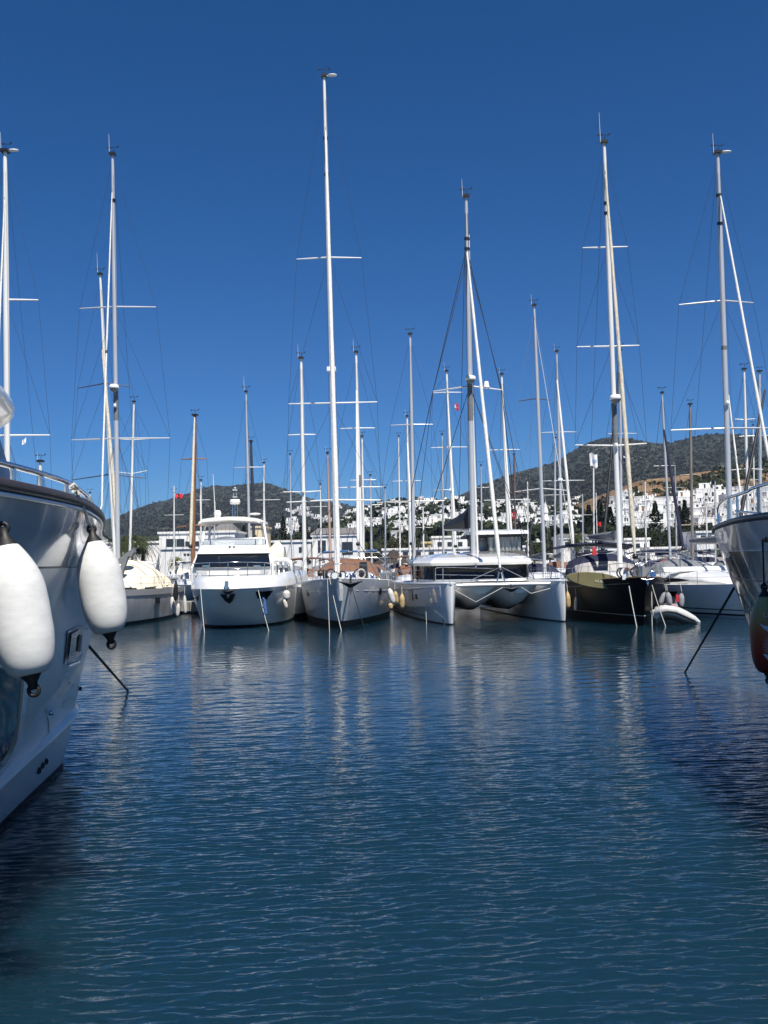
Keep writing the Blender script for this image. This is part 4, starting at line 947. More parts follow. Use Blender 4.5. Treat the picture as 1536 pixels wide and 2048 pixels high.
tag(MB().tube([P(526, 1196, 43), P(530, 1202, 42.9), P(527, 1212, 42.8), P(532, 1220, 42.7), P(527, 1230, 42.6), P(533, 1228, 42.6), P(530, 1204, 42.9)], .05, 6).build('rope_bundle', mat('blue_rope', (.02, .07, .2), .8), origin=P(530, 1210, 42.8)), 'blue rope bundle hanging on the motor yacht right mooring line', 'rope')
def small_cruiser():
    t = empty('cabin_cruiser', P(585, 1200, 52), 'small white cabin cruiser with arched hood right of the motor yacht', 'motor boat')
    H = Hull((-4.75, 50), 8.5, 2.3, 1.6, 1.5, dexp=.45, wexp=.5, mx=.4); H.build(t, [GEL, BOOT, BOOT])
    pr = [(546, 1122), (552, 1119), (572, 1120), (580, 1124), (586, 1136), (589, 1156)]
    MB().tube([P(a, b, 51.5) for a, b in pr], .13, 8).build('roll_bar', GEL, t)
    MB().prism([P(548, 1130, 52), P(576, 1128, 52), P(582, 1150, 51.6), P(548, 1152, 51.6)], (0, .05, 0)).build('windscreen', mat('grey_vinyl', (.22, .24, .25), .15, coat=1.), t)
    for x in (556, 566, 577): MB().tube([P(x, 1124, 51.9), P(x + 3, 1154, 51.5)], .045, 5).build('frame_post', GEL, t)
    MB().prism([P(544, 1150, 51.3), P(590, 1150, 51.3), P(590, 1170, 51.3), P(544, 1170, 51.3)], (0, 3, 0)).build('cabin', GEL, t)
    MB().lathe([(.02, .7), (.12, .62), (.42, .34), (.5, -.2), (.4, -.4)], P(555, 1108, 54), (0, 0, 1), 10).build('covered_horn', CREAMC, t)
small_cruiser()

# ============================================================ catamaran
def catamaran():
    th = -.15; t = empty('catamaran', (5.2, 44, 0), 'large white catamaran with dark wraparound windows and black sail bag', 'catamaran')
    # stern direction
    def one(bx, by):
        H = Hull((bx, by), 13.4, 1.75, 1.80, 1.62, head=-th * -1 if False else .13, rake=.05, dexp=.5, wexp=.62, wl=.9, mx=.5, tr=.9, stripe=(.05, .052)); return H
    HL, HR = one(2.82, 43.3), one(7.75, 43.6)
    cg = mat('catamaran_gelcoat', (.80, .80, .79), .12, coat=1., noise=.03, ns=1)
    for H in (HL, HR):
        H.build(t, [cg, cg, BOOT])
        # rounded gunwale
        for sd in (-1, 1): MB().tube([H.edge(q, sd, .04, -.02) for q in [(i / 16) ** 1.5 for i in range(17)]], .07, 7).build('gunwale', cg, t)
    a, b = HL.pt(.40, -1, 1.10), HL.pt(.47, -1, 1.10); MB().prism([a + V(0, 0, .26), b + V(0, 0, .26), b - V(0, 0, .24), a - V(0, 0, .24)], (-.03, -.01, 0)).build('hull_window', mat('brown_pane', (.09, .07, .06), .1, coat=1.), t)
    a, b = HL.pt(.33, -1, 1.08), HL.pt(.355, -1, 1.08); MB().prism([a + V(0, 0, .12), b + V(0, 0, .12), b - V(0, 0, .12), a - V(0, 0, .12)], (-.03, -.01, 0)).build('hull_window', GLASS, t)
    a, b = HR.pt(.30, -1, 1.25), HR.pt(.33, -1, 1.25); MB().prism([a + V(0, 0, .07), b + V(0, 0, .07), b - V(0, 0, .07), a - V(0, 0, .07)], (-.03, -.01, 0)).build('hull_window', GLASS, t)
    MB().tube([HL.pt(q, -1, .26) + V(-.01, 0, 0) for q in np.linspace(.25, .9, 12)], .025, 4).build('cove_line', GREYC, t)
    # bridge deck nacelle between hulls
    ax = HL.ax; sec = lambda y: [p + ax * y for p in (P(0, 0, 1),)]
    L0 = HL.loc(.75, 0, 0); R0 = HR.loc(-.75, 0, 0)
    def across(u, y, z): p = L0.lerp(R0, u) + ax * y; return V(p.x, p.y, z)
    rings = []
    for y, zb in ((1.3, 1.25), (1.9, .8), (3.6, .42), (8, .32), (12.5, .3)):
        r = [across(0, y, 1.72)] + [across(u, y, zb + .5 * abs(math.cos(u * 2 * math.pi)) ** 2 * .8 + (.0 if .1 < u < .9 else .1)) for u in np.linspace(.02, .98, 15)] + [across(1, y, 1.72)]
        rings.append(r)
    MB().loft(rings, sm=True).build('bridgedeck', cg, t)
    MB().grid([[across(-.05, y, 1.74), across(.5, y, 1.78), across(1.05, y, 1.74)] for y in (3.1, 6, 12.5)]).build('deck', GELW, t)
    # trampoline + crossbeam + bridle
    MB().grid([[across(u, y, 1.66) for u in (0, .5, 1)] for y in (.85, 3.2)]).build('trampoline', mat('trampoline_net', (.55, .55, .53), .9), t)
    MB().tube([HL.loc(.4, .055, 1.66), HR.loc(-.4, .055, 1.66)], .085, 10).build('crossbeam', ALU, t)
    fx = P(1000, 1168, 44.2); fx.z = 1.7
    mb = MB(); mb.tube([P(1000, 1136, 44.4), P(993, 1168, 44.4)], .03, 6); mb.tube([P(1002, 1136, 44.4), P(1011, 1168, 44.4)], .03, 6); mb.tube([P(1001, 1136, 44.4), P(1006, 1160, 44.9)], .03, 6); mb.build('furler_frame', STEEL, t)
    anchor(t, P(1022, 1170, 44.1), .8, BLACK)
    MB().tube([P(1001, 1134, 44.5), P(940, 1161, 45.4)], .014, 4).build('guard_wire', WIREL, t); MB().tube([P(1003, 1134, 44.5), P(1056, 1160, 45.4)], .014, 4).build('guard_wire', WIREL, t)
    br = MB(); br.tube([P(909, 1180, 43.9), P(952, 1204, 43.4), P(1005, 1175, 43.9)], .018, 5); br.tube([P(1042, 1174, 43.9), P(1062, 1187, 43.6), P(1100, 1177, 44)], .018, 5); br.build('bridle', ROPEW, t)
    # saloon: wraparound dark glass
    zb, zt = 1.8, 2.52
    pl = [P(826, 1160, 50.8), P(835, 1160, 49.0), P(868, 1160, 47.6), P(950, 1160, 47.0), P(1020, 1160, 47.0), P(1054, 1160, 47.8), P(1058, 1158, 49.5), P(1058, 1158, 54)]
    pl = [V(p.x, p.y, 0) for p in pl]; back = [V(pl[-1].x, 55, 0), V(pl[0].x, 55, 0)]; ring = pl + back
    MB().loft([[p + V(0, 0, zb - .1) for p in ring], [p + V(0, 0, zb + .06) for p in ring]], sm=False).build('saloon_base', cg, t)
    gl = MB().loft([[p + V(0, 0, zb + .06) for p in ring], [V(p.x, p.y + .25, zt + .02) for p in ring]], sm=True).build('saloon_window', GLASS, t)
    for i in (0, 1, 2, 5): 
        p = pl[i]; MB().tube([p + V(0, -.01, zb), V(p.x, p.y + .24, zt)], .035, 6).build('mullion', BLACK, gl)
    def roofring(z, k, dy):
        c = V((pl[0].x + pl[-1].x) / 2, 51, 0); return [V(c.x + (p.x - c.x) * k, c.y + (p.y - c.y) * k + dy, z) for p in ring]
    MB().loft([roofring(zt, 1.04, -.12), roofring(zt + .14, 1.07, -.22), roofring(zt + .24, 1.06, -.2), roofring(zt + .38, .98, .0), roofring(zt + .52, .8, .2), roofring(zt + .6, .5, .1)], sm=False).build('coachroof', cg, t)
    MB().tube([P(905, 1112, 49), P(935, 1113, 48), P(950, 1122, 47.0), P(952, 1134, 46.6)], .05, 6).build('painted_roof_shadow', mat('violet_shadow_paint', (.16, .14, .26), .6), t)  # violet tube standing in for a shadow across the roof
    # flybridge with hard bimini and clear curtains
    q = [P(940, 1103, 51), P(1042, 1101, 51)]; zr = P(940, 1074, 51).z; zf = P(940, 1108, 51).z
    MB().loft([[V(q[0].x - .3, 50.4, zf - .25), V(q[1].x + .3, 50.4, zf - .25), V(q[1].x + .3, 54.5, zf - .25), V(q[0].x - .3, 54.5, zf - .25)], [V(q[0].x - .1, 50.7, zf + .12), V(q[1].x + .1, 50.7, zf + .12), V(q[1].x + .1, 54.3, zf + .12), V(q[0].x - .1, 54.3, zf + .12)]]).build('flybridge_coaming', BLACKC, t)
    cur = mat('clear_vinyl_curtain', (.42, .43, .42), .18, coat=1., noise=.75, ns=2.2, stretch=(3, 1, .35))
    mb = MB(); n = 28; mb.grid([[V(lerp(q[0].x + .9, q[1].x, i / n), 50.9 + .03 * math.sin(i * 1.9), z) for i in range(n + 1)] for z in (zf + .1, zr)]); mb.build('clear_curtain', cur, t)
    mb = MB(); mb.box(V((q[0].x + q[1].x) / 2 + .05, 52.5, zr + .03), (q[1].x - q[0].x + .5, 3.8, .14)); mb.build('bimini_edge', BLACKC, t)
    MB().loft([[V(x, y, z) for x, y in ((q[0].x - .15 + i_, 50.5 + i_), (q[1].x + .35 - i_, 50.5 + i_), (q[1].x + .35 - i_, 54.6 - i_), (q[0].x - .15 + i_, 54.6 - i_))] for z, i_ in ((zr + .10, 0), (zr + .26, .04), (zr + .34, .4))]).build('hard_bimini', cg, t)
    for x in (q[0].x + .05, q[0].x + .9, q[1].x + .02): MB().tube([V(x, 50.9, zf + .1), V(x, 51, zr)], .05, 6).build('bimini_post', BLACK, t)
    MB().ball(P(967, 1092, 52), .3, 6, sc=(1, .6, 1.3)).build('helm_seat', GEL, t)
    # rails
    rl = MB()
    for x in (871, 886): rl.tube([P(x, 1162, 45.6), P(x, 1136, 45.6)], .02, 5)
    rl.tube([P(871, 1136, 45.6), P(886, 1134, 45.6), P(988, 1137, 44.8)], .014, 5); rl.tube([P(871, 1149, 45.6), P(988, 1151, 44.8)], .012, 5); rl.build('guard_rail', STEEL, t)
    HL.lifelines(t, n=5, t0=.3); HR.lifelines(t, n=5, t0=.3)
    # rig
    T, Bz, mo = rig(t, 49, (932, 392), (947, 1106), 10, ALU, [(775, 866, 1005, -8)], furl=(934, 505, 1000, 1136, 9, SAILW, 44.5), deckz=2.9, ant=36, radar=[(765, 'dome', 22), (800, 'band', 90)], chain=3.0, cov=.17, rw=.014, wires=True)
    MB().tube([P(937, 470, 49.3), P(943, 760, 49.3), P(955, 1105, 49.4)], .055, 8).build('mast_track', MASTW, mo)
    MB().lathe([(0, .25), (.1, .22), (.12, 0), (.16, -.02), (.16, -.1), (0, -.12)], P(973, 772, 49), (0, 0, 1), 12).build('searchlight', WHITEG, mo)
    sh = MB(); sh.tube([P(932, 500, 49), P(866, 783, 49.4), P(822, 985, 51), HL.loc(-.6, .5, 1.7)], .02, 5); sh.tube([P(934, 500, 49), P(1003, 783, 49.4), P(1040, 1100, 51), HR.loc(.6, .5, 1.7)], .02, 5); sh.build('shroud', ROPED, t)
    # black stack-pack on the raised boom
    a = P(941, 1058, 49.8); b = P(893, 1056, 55)
    rg = []
    for i in range(9):
        q_ = i / 8; c = P(lerp(941, 893, q_), lerp(1052, 1054, q_), lerp(49.8, 54, q_)); h = lerp(.95, .22, q_ ** .8); w = lerp(.28, .14, q_)
        rg.append([c + V(-w, 0, -.12), c + V(-w * 1.2, 0, h * .35), c + V(-w * .3, 0, h * (1 + .05 * math.sin(i * 2.5))), c + V(w * .3, 0, h), c + V(w * 1.2, 0, h * .35), c + V(w, 0, -.12)])
    MB().loft(rg, sm=True).build('sail_bag', BLACKC, t)
    MB().tube([P(941, 1060, 49.8), P(892, 1058, 54.2)], .1, 8).build('boom', ALU, t)
    # mooring lines kept with the boat's own bow cleat
    return t
catamaran()
mooring(862, 1168, 46.4, 890, 1243, 43.6, ROPED, .022, label='dark rope slanting down the catamaran left hull')
mooring(850, 1172, 47.4, 853, 1246, 44.4, ROPEW, .01, label='thin pale line hanging down the catamaran left hull')
# ---------------------------------------------------------------- second rows of moored sailing boats
HWH = mat('white_hull_paint', (.72, .72, .7), .25, coat=.5, noise=.08, ns=1)
HNV = mat('navy_hull_paint', (.01, .015, .045), .2, coat=.8)
HRD = mat('blue_grey_hull', (.1, .14, .2), .3, coat=.5)
def back_boat(label, D, top, base, w, m, spr=(), furl=None, hullm=None, B=3.9, canvas=None, sail=None, seed=0, boomy=True, category='sailing boat', **kw):
    hullm = hullm or HWH; rnd = random.Random(seed * 13 + int(top[0])); s = D / F_PX
    Bp = P(*base, D); L = B * 3.3; x = Bp.x; y0 = D - L * .42
    t = empty('sailing_boat', (x, y0, 0), label, category, 'sailing boats moored behind the front row')
    H = Hull((x, y0), L, B, 1.5, 1.2, head=rnd.uniform(-.03, .03), rake=.5); H.build(t, [hullm, BOOT, BOOT], n=16)
    H.coachroof(t, .28, .72, .45, .66); 
    if D < 80: H.pulpit(t); H.lifelines(t, n=5)
    canvas = canvas or rnd.choice([NAVY, GREYC, CREAMC, BROWNC, NAVY, GELW])
    dodger(H, t, .58, .68, .85, B * .34, canvas)
    if rnd.random() < .75: bimini(H, t, .72, .92, 1.75, B * .42, canvas)
    if boomy: boom(t, V(x, D + .2, 2.6), V(x + rnd.uniform(-.3, .3), D + L * .30, 2.7), ALU, sail or rnd.choice([SAILW, NAVY, CREAMC, GREYC]), .3, .17)
    if D < 80: clutter(H, t, .7, .95, 6, seed + 50)
    rig(t, D, top, base, w, m, spr, furl=furl, deckz=1.5, chain=B * .46, lights=False, **kw)
    return t
bb = back_boat
# label, depth, mast top, mast base, width px, material ...
bb('white masted sailing boat at the far left edge with two long white spreaders', 47, (10, 302), (16, 1105), 12, MASTW, [(603, -50, 75, 0), (874, -62, 97, 0)], furl=(9, 400, -20, 1100, 6, SAILW), ant=40, disc=True, B=4.6, seed=1)
bb('sailing boat with furled white sail leaning just left of the silver mast', 66, (200, 548), (229, 1100), 7, MASTW, [(768, 153, 263, -8, WIRE), (950, 140, 290, -9, WIRE)], furl=[(205, 700, 236, 1080, 9, SAILC, 62)], ant=44, seed=2)
bb('slim white mast boat standing before the palm trees', 76, (268, 803), (260, 1095), 5, MASTW, [(880, 240, 300, 2), (948, 222, 294, 6)], ant=0, seed=3)
bb('small boat with short dark topped mast seen above the left yacht rail', 60, (81, 922), (76, 1090), 9, MASTW, [], B=3.2, seed=4, ant=18)
bb('two masted wooden boat with varnished brown mast and pale furled sail', 72, (390, 830), (386, 1100), 9, WOODM, [(918, 362, 413, 0, WOODM), (1050, 352, 420, -4, WOODM)], furl=(389, 835, 381, 1090, 7, SAILC, 68), hullm=HRD, B=4.3, seed=5)
bb('thin masted boat right of the varnished mast', 104, (402, 960), (402, 1090), 4, MASTW, [(1000, 380, 420, 0)], seed=6)
bb('silver masted sailing boat left of the dark mast above the motor yacht', 74, (492, 783), (499, 1090), 5, ALU, [(935, 467, 526, 0)], ant=32, seed=7)
bb('dark masted boat right beside the silver mast above the motor yacht', 92, (502, 882), (508, 1090), 6, mat('dark_mast', (.06, .065, .08), .4, metal=.3), [(985, 480, 540, 0)], ant=20, seed=8)
bb('thin pale mast boat above the right side of the motor yacht hardtop', 110, (528, 925), (528, 1092), 4, MASTW, [(1000, 505, 560, 0)], ant=12, seed=9)
bb('white masted sailing boat nearest on the left of the central tall mast', 68, (602, 716), (609, 1100), 8, MASTW, [(870, 576, 631, 0), (985, 566, 642, 2)], ant=28, B=4.0, seed=10, radar=[(985, 'lamp', 6)])
bb('boat with thin grey mast left of the white mast near the centre', 108, (580, 908), (583, 1092), 3, ALU, [(985, 560, 606, 0)], seed=11)
bb('boat with pinkish varnished mast behind the grey centre yacht', 96, (655, 905), (660, 1095), 5, mat('pinkish_mast', (.45, .3, .24), .4), [(1000, 628, 690, 0)], ant=14, seed=12)
bb('white masted sailing boat nearest on the right of the central tall mast', 69, (712, 704), (722, 1100), 7, MASTW, [(857, 680, 750, 0), (975, 672, 765, 0)], furl=(713, 780, 716, 1085, 7, SAILW, 65), ant=26, radar=[(963, 'band', 24)], seed=13)
bb('slim white mast boat just right of the white mast beside the centre yacht', 94, (724, 872), (727, 1092), 5, MASTW, [(960, 700, 752, 0)], ant=14, seed=14)
bb('boat with thin dark mast before the hillside town left edge', 112, (741, 950), (743, 1094), 4, ALU, [(1010, 720, 764, 0)], seed=15)
bb('tall silver masted boat left of the catamaran roof', 70, (820, 668), (828, 1100), 7, ALU, [(850, 781, 866, 0), (1003, 760, 890, 0)], seed=16, B=4.1)
bb('boat with white furled sail left of the silver mast by the catamaran', 90, (814, 832), (820, 1096), 5, MASTW, [(962, 785, 842, 0)], furl=(815, 885, 823, 1085, 7, SAILW, 86), ant=14, seed=17)
bb('boat with very thin mast farthest left of the catamaran masts', 116, (797, 872), (800, 1094), 3, MASTW, [(1005, 775, 825, 0)], seed=18)
bb('boat with leaning white mast and red flag just left of catamaran mast', 86, (893, 742), (908, 1096), 6, MASTW, [(785, 866, 925, 0), (895, 862, 935, 0)], ant=18, radar=[(980, 'bar', 9)], furl=(895, 790, 911, 1090, 6, SAILW, 82), seed=19)
bb('boat with thin grey mast left of the black sail bag', 118, (884, 868), (887, 1094), 4, ALU, [(980, 866, 906, 0)], seed=20)
bb('white masted sailing boat right of the catamaran forestay', 84, (1003, 748), (1018, 1096), 6, MASTW, [(900, 975, 1040, 0), (1000, 968, 1062, 0)], furl=(1005, 800, 1024, 1085, 5, SAILW, 80), ant=14, seed=21)
bb('boat with short thin mast between two white masts right of catamaran', 114, (1028, 908), (1031, 1094), 4, mat('red_brown_mast', (.16, .08, .06), .5), [(985, 1005, 1055, 0)], seed=22)
bb('thick silver masted boat at the left foot of the right mountain', 68, (1068, 610), (1088, 1100), 7, ALU, [(798, 1037, 1101, -4, WIRE), (978, 1030, 1140, -5)], furl=(1069, 640, 1146, 1100, 1.2, SAILW, 63), ant=22, B=4.1, seed=23, wm=WIREL)
bb('boat with white furled sail right of the thick silver mast', 88, (1113, 702), (1124, 1096), 6, ALU, [(865, 1083, 1154, 0), (962, 1085, 1170, 0)], furl=(1114, 760, 1147, 1090, 7, SAILW, 84), ant=16, radar=[(960, 'bar', 9)], seed=24)
bb('boat with thin mast in front of the mountain left slope', 116, (1110, 875), (1110, 1094), 4, ALU, [(990, 1085, 1135, 0)], seed=25)
bb('boat with silver mast and dark furled sail behind the black yacht mast', 66, (1239, 700), (1243, 1100), 6, ALU, [(868, 1214, 1275, 0)], furl=(1237, 745, 1206, 1095, 7, BLACKC, 62), seed=26, B=4.0, vane=True)
bb('boat with blue furled sail right of the cream furled sail', 72, (1324, 785), (1340, 1100), 5, ALU, [(932, 1308, 1352, 0), (1045, 1290, 1350, 0)], furl=(1328, 860, 1366, 1095, 8, NAVY, 68), seed=27, B=4)
bb('boat with brown topped mast before the brown hillside', 88, (1380, 808), (1385, 1096), 6, mat('bronze_mast', (.3, .25, .2), .4, metal=.3), [(950, 1360, 1404, 0), (1050, 1350, 1412, 0)], seed=28)
bb('white masted sailing boat just right of the big silver right mast', 70, (1488, 738), (1498, 1100), 6, MASTW, [(840, 1470, 1512, 2), (938, 1462, 1528, -2)], furl=[(1457, 790, 1492, 1080, 5, SAILW, 66), (1530, 780, 1478, 1050, 8, BLACKC, 66)], seed=29)
bb('grey masted boat at the right edge with wind vane', 92, (1519, 742), (1521, 1096), 7, ALU, [(872, 1480, 1560, 0), (980, 1490, 1552, 0)], seed=30)
bb('boat with thin white mast between the silver masts at far right', 112, (1506, 850), (1510, 1094), 3, MASTW, [(960, 1490, 1525, 0)], seed=31)
for i, (x, y, b, D, lab) in enumerate([(348, 985, 348, 108, 'boat with short white mast left of the varnished mast'), (430, 1000, 428, 118, 'boat with tiny mast behind the motor yacht dome'), (641, 968, 642, 116, 'boat with faint short mast left of the tall centre mast'), (770, 975, 771, 122, 'boat with short mast before the left part of the hillside town'),
        (846, 1010, 847, 120, 'boat with short mast above the catamaran roof left end'), (962, 930, 964, 116, 'boat with grey mast just right of the catamaran mast'), (1055, 960, 1056, 118, 'boat with short mast before the white minaret'), (1165, 985, 1166, 112, 'boat with short mast left of the white flag pole'),
        (1290, 960, 1292, 116, 'boat with short mast right of the cream furled sail'), (1350, 930, 1353, 112, 'boat with short mast right of the blue furled sail'), (1412, 1000, 1414, 118, 'boat with tiny mast left of the big right mast'), (1430, 960, 1431, 110, 'boat with thin mast touching the big right mast'), (180, 985, 181, 110, 'boat with short mast just right of the left yacht rail')]):
    bb(lab, D, (x, y), (b, 1094), 3.2, ALU if i % 2 else MASTW, [(y + 45, x - 20, x + 20, 0)], seed=40 + i, ant=8 if i % 3 == 0 else 0)

# ---------------------------------------------------------------- flags
RED = mat('flag_red', (.62, .012, .02), .75); FWHITE = mat('flag_white', (.8, .8, .8), .75); FBLUE = mat('flag_navy', (.015, .02, .09), .75)
def flag(px, py, Y, w, h, m, label, fold=1., droop=0., emblem=None, pole=None):
    c = P(px, py, Y); s = Y / F_PX; W_, H_ = w * s, h * s
    o = empty('flag', c, label, 'flag')
    def pt(u, v, off=0.): return c + V((u - .0) * W_, -off + .18 * W_ * math.sin(u * 6 * fold + v) , (v - .5) * H_ - droop * H_ * u * u + .08 * H_ * math.sin(u * 7))
    cl = MB().grid([[pt(u, v) for u in np.linspace(0, 1, 13)] for v in np.linspace(0, 1, 7)]).build('flag_cloth', m, o)
    if emblem == 'crescent':
        mb = MB(); R1 = .25; a0 = np.linspace(R_(38), R_(322), 22); asp = H_ / W_
        outer = [(.36 + R1 * math.cos(a) * asp, .5 + R1 * math.sin(a)) for a in a0]; inner = [(.36 + .06 * asp + .2 * math.cos(lerp(R_(52), R_(308), i / 21)) * asp, .5 + .2 * math.sin(lerp(R_(52), R_(308), i / 21))) for i in range(22)]
        mb.grid([[pt(u, v, .03) for u, v in outer], [pt(u, v, .03) for u, v in inner]]); mb.build('crescent', FWHITE, cl)
        st = [(.58 + (.11 if k % 2 == 0 else .045) * math.cos(R_(180 + 36 * k)) * asp, .5 + (.11 if k % 2 == 0 else .045) * math.sin(R_(180 + 36 * k))) for k in range(10)]
        MB().add([pt(u, v, .03) for u, v in st] + [pt(.58, .5, .03)], [(i, (i + 1) % 10, 10) for i in range(10)]).build('star', FWHITE, cl)
    if emblem == 'cross': MB().grid([[pt(u, v, .03) for u in (.1, .5, .9)] for v in (.4, .6)]).build('flag_mark', FWHITE, cl)
    if emblem == 'mark': MB().grid([[pt(u, v, .03) for u in (.35, .6, .85)] for v in (.4, .6)]).build('flag_mark', mat('pale_blue_mark', (.3, .4, .6), .7), cl)
    if pole: MB().tube([P(pole[0], pole[1], Y + .02), P(pole[2], pole[3], Y + .02)], pole[4] * s / 2, 6).build('flagpole', MASTW, o)
flag(351, 992, 100, 14, 9, RED, 'red flag with white crescent on a thin white pole at left hill foot', emblem='crescent', pole=(348, 972, 349, 1120, 2.2))
flag(910, 813, 84, 7, 13, RED, 'hanging red flag with white mark under a spreader left of catamaran mast', droop=.2, emblem='crescent', fold=.7)
flag(1023, 1031, 100, 10, 12, RED, 'small red flag in front of the white houses right of the catamaran forestay', emblem='crescent')
flag(1193, 1048, 95, 9, 8, RED, 'tiny red flag in front of the dark cypress trees', pole=(1192, 985, 1195, 1110, 1.6))
flag(1180, 920, 60, 15, 26, FWHITE, 'tattered white flag on a pole left of the black yacht mast', emblem='mark', droop=.1, pole=(1187, 936, 1188, 1120, 3.2))
flag(1246, 914, 48, 9, 18, FBLUE, 'navy pennant with white cross between the black yacht mast and furled sail', emblem='cross', droop=.2)
flag(44, 885, 46, 8, 10, FWHITE, 'small white pennant on a shroud at upper left', droop=-.5)

# ---------------------------------------------------------------- hills
def ridge(name, R0, R1, prof, m, nu=260, nr=70, u0=-.62, u1=.62, rough=.02, seed=1, back=1.25, base=.9, pw=1.):
    rng = np.random.RandomState(seed); us = np.linspace(u0, u1, nu); px = 768 + us * F_PX
    xs, ys = zip(*prof); el = np.interp(px, xs, ys); el = (1118 - ROLL * (px - 768) - el) / F_PX   # tan elevation of the crest
    el = np.maximum(el, .0005)
    k = np.ones(5) / 5; el = np.convolve(np.pad(el, 2, 'edge'), k, 'valid')
    rs = np.concatenate([np.linspace(R0, R1, nr), np.linspace(R1, R1 * back, 8)[1:]])
    Z = np.zeros((len(rs), nu)); ph = [(rng.rand() * 6.28, rng.rand() * 6.28, 10 ** rng.uniform(.9, 2.1), 10 ** rng.uniform(.7, 1.6)) for _ in range(26)]
    nz = sum((np.sin(us[None, :] * a + p + 1.5 * np.sin(q * 3 + np.linspace(0, 1, len(rs))[:, None] * b)) * np.cos(np.linspace(0, 1, len(rs))[:, None] * b + q)) / (a ** .6) for p, q, a, b in ph) * 1.2
    for i, r in enumerate(rs):
        q = min(1, (r - R0) / (R1 - R0)); top = EYE + el * R1
        z = base + (top - base) * (q ** pw); 
        if r > R1: z = top * (1 - .6 * (r - R1) / (R1 * (back - 1)))
        env = math.sin(min(1, q) * math.pi) ** .7 if q < 1 else 0
        Z[i] = z + nz[i] * rough * (top - base) * env * 3 + (rng.rand(nu) - .5) * rough * .35 * (top.mean()) * (.4 + env)
    U, Rr = np.meshgrid(us, rs); vs = np.stack([U * Rr, Rr, Z], -1).reshape(-1, 3); idx = np.arange(len(rs) * nu).reshape(len(rs), nu)
    f = np.stack([idx[:-1, :-1], idx[:-1, 1:], idx[1:, 1:], idx[1:, :-1]], -1).reshape(-1, 4)
    me = bpy.data.meshes.new(name); me.from_pydata(vs.tolist(), [], f.tolist()); me.polygons.foreach_set('use_smooth', [True] * len(f)); me.materials.append(m); me.update()
    o = bpy.data.objects.new(name, me); COL.objects.link(o); o['kind'] = 'structure'
    def hz(u, r):
        a = np.interp(r, rs, np.arange(len(rs))); b = (u - u0) / (u1 - u0) * (nu - 1); i = int(min(a, len(rs) - 2)); j = int(max(0, min(b, nu - 2))); fa, fb = a - i, b - j
        return float((Z[i, j] * (1 - fb) + Z[i, j + 1] * fb) * (1 - fa) + (Z[i + 1, j] * (1 - fb) + Z[i + 1, j + 1] * fb) * fa)
    return hz
def hill_mat(name, cols, s1, s2, rock=None, haze=None):
    m = bpy.data.materials.new(name); m.use_nodes = True; t = m.node_tree; b = t.nodes['Principled BSDF']; b.inputs['Roughness'].default_value = .95; b.inputs['Specular IOR Level'].default_value = .1
    tc = t.nodes.new('ShaderNodeTexCoord'); n = t.nodes.new('ShaderNodeTexNoise'); n.inputs['Scale'].default_value = s1; n.inputs['Detail'].default_value = 9; n.inputs['Roughness'].default_value = .68
    r = t.nodes.new('ShaderNodeValToRGB'); e = r.color_ramp.elements; e[0].position = cols[0][0]; e[0].color = (*cols[0][1], 1); e[1].position = cols[-1][0]; e[1].color = (*cols[-1][1], 1)
    for p_, c_ in cols[1:-1]: q = e.new(p_); q.color = (*c_, 1)
    t.links.new(tc.outputs['Object'], n.inputs[0]); t.links.new(n.outputs[0], r.inputs[0]); last = r.outputs[0]
    n2 = t.nodes.new('ShaderNodeTexNoise'); n2.inputs['Scale'].default_value = s2; n2.inputs['Detail'].default_value = 5; t.links.new(tc.outputs['Object'], n2.inputs[0])
    if rock:
        r2 = t.nodes.new('ShaderNodeValToRGB'); r2.color_ramp.elements[0].position = rock[0]; r2.color_ramp.elements[1].position = rock[0] + .04; t.links.new(n2.outputs[0], r2.inputs[0])
        n3 = t.nodes.new('ShaderNodeTexNoise'); n3.inputs['Scale'].default_value = s1 * .6; n3.inputs['Detail'].default_value = 2; t.links.new(tc.outputs['Object'], n3.inputs[0])
        r3 = t.nodes.new('ShaderNodeValToRGB'); r3.color_ramp.elements[0].position = .5; r3.color_ramp.elements[1].position = .62; t.links.new(n3.outputs[0], r3.inputs[0])
        mu = t.nodes.new('ShaderNodeMath'); mu.operation = 'MULTIPLY'; t.links.new(r2.outputs[0], mu.inputs[0]); t.links.new(r3.outputs[0], mu.inputs[1])
        mx = t.nodes.new('ShaderNodeMix'); mx.data_type = 'RGBA'; t.links.new(mu.outputs[0], mx.inputs[0]); t.links.new(last, mx.inputs[6]); mx.inputs[7].default_value = (*rock[1], 1); last = mx.outputs[2]
    t.links.new(last, b.inputs['Base Color'])
    bp = t.nodes.new('ShaderNodeBump'); bp.inputs['Strength'].default_value = .9; bp.inputs['Distance'].default_value = 6; t.links.new(n2.outputs[0], bp.inputs['Height']); t.links.new(bp.outputs[0], b.inputs['Normal'])
    return m
MT = hill_mat('scrub_mountain', [(.3, (.018, .026, .022)), (.52, (.034, .042, .034)), (.62, (.05, .055, .042)), (.75, (.09, .085, .065))], .010, .06, rock=(.60, (.24, .22, .18)))
hzA = ridge('mountain_ridge', 1500, 3600, [(-500, 1080), (0, 1075), (150, 1056), (235, 1032), (262, 1022), (292, 1009), (335, 1000), (370, 990), (398, 977), (425, 971), (440, 970), (462, 974), (490, 968), (515, 965), (533, 965), (552, 970), (578, 981), (605, 992), (640, 1003), (690, 1008), (725, 1018), (760, 1035), (900, 1080), (2000, 1090)], MT, rough=.012, seed=4, base=2)
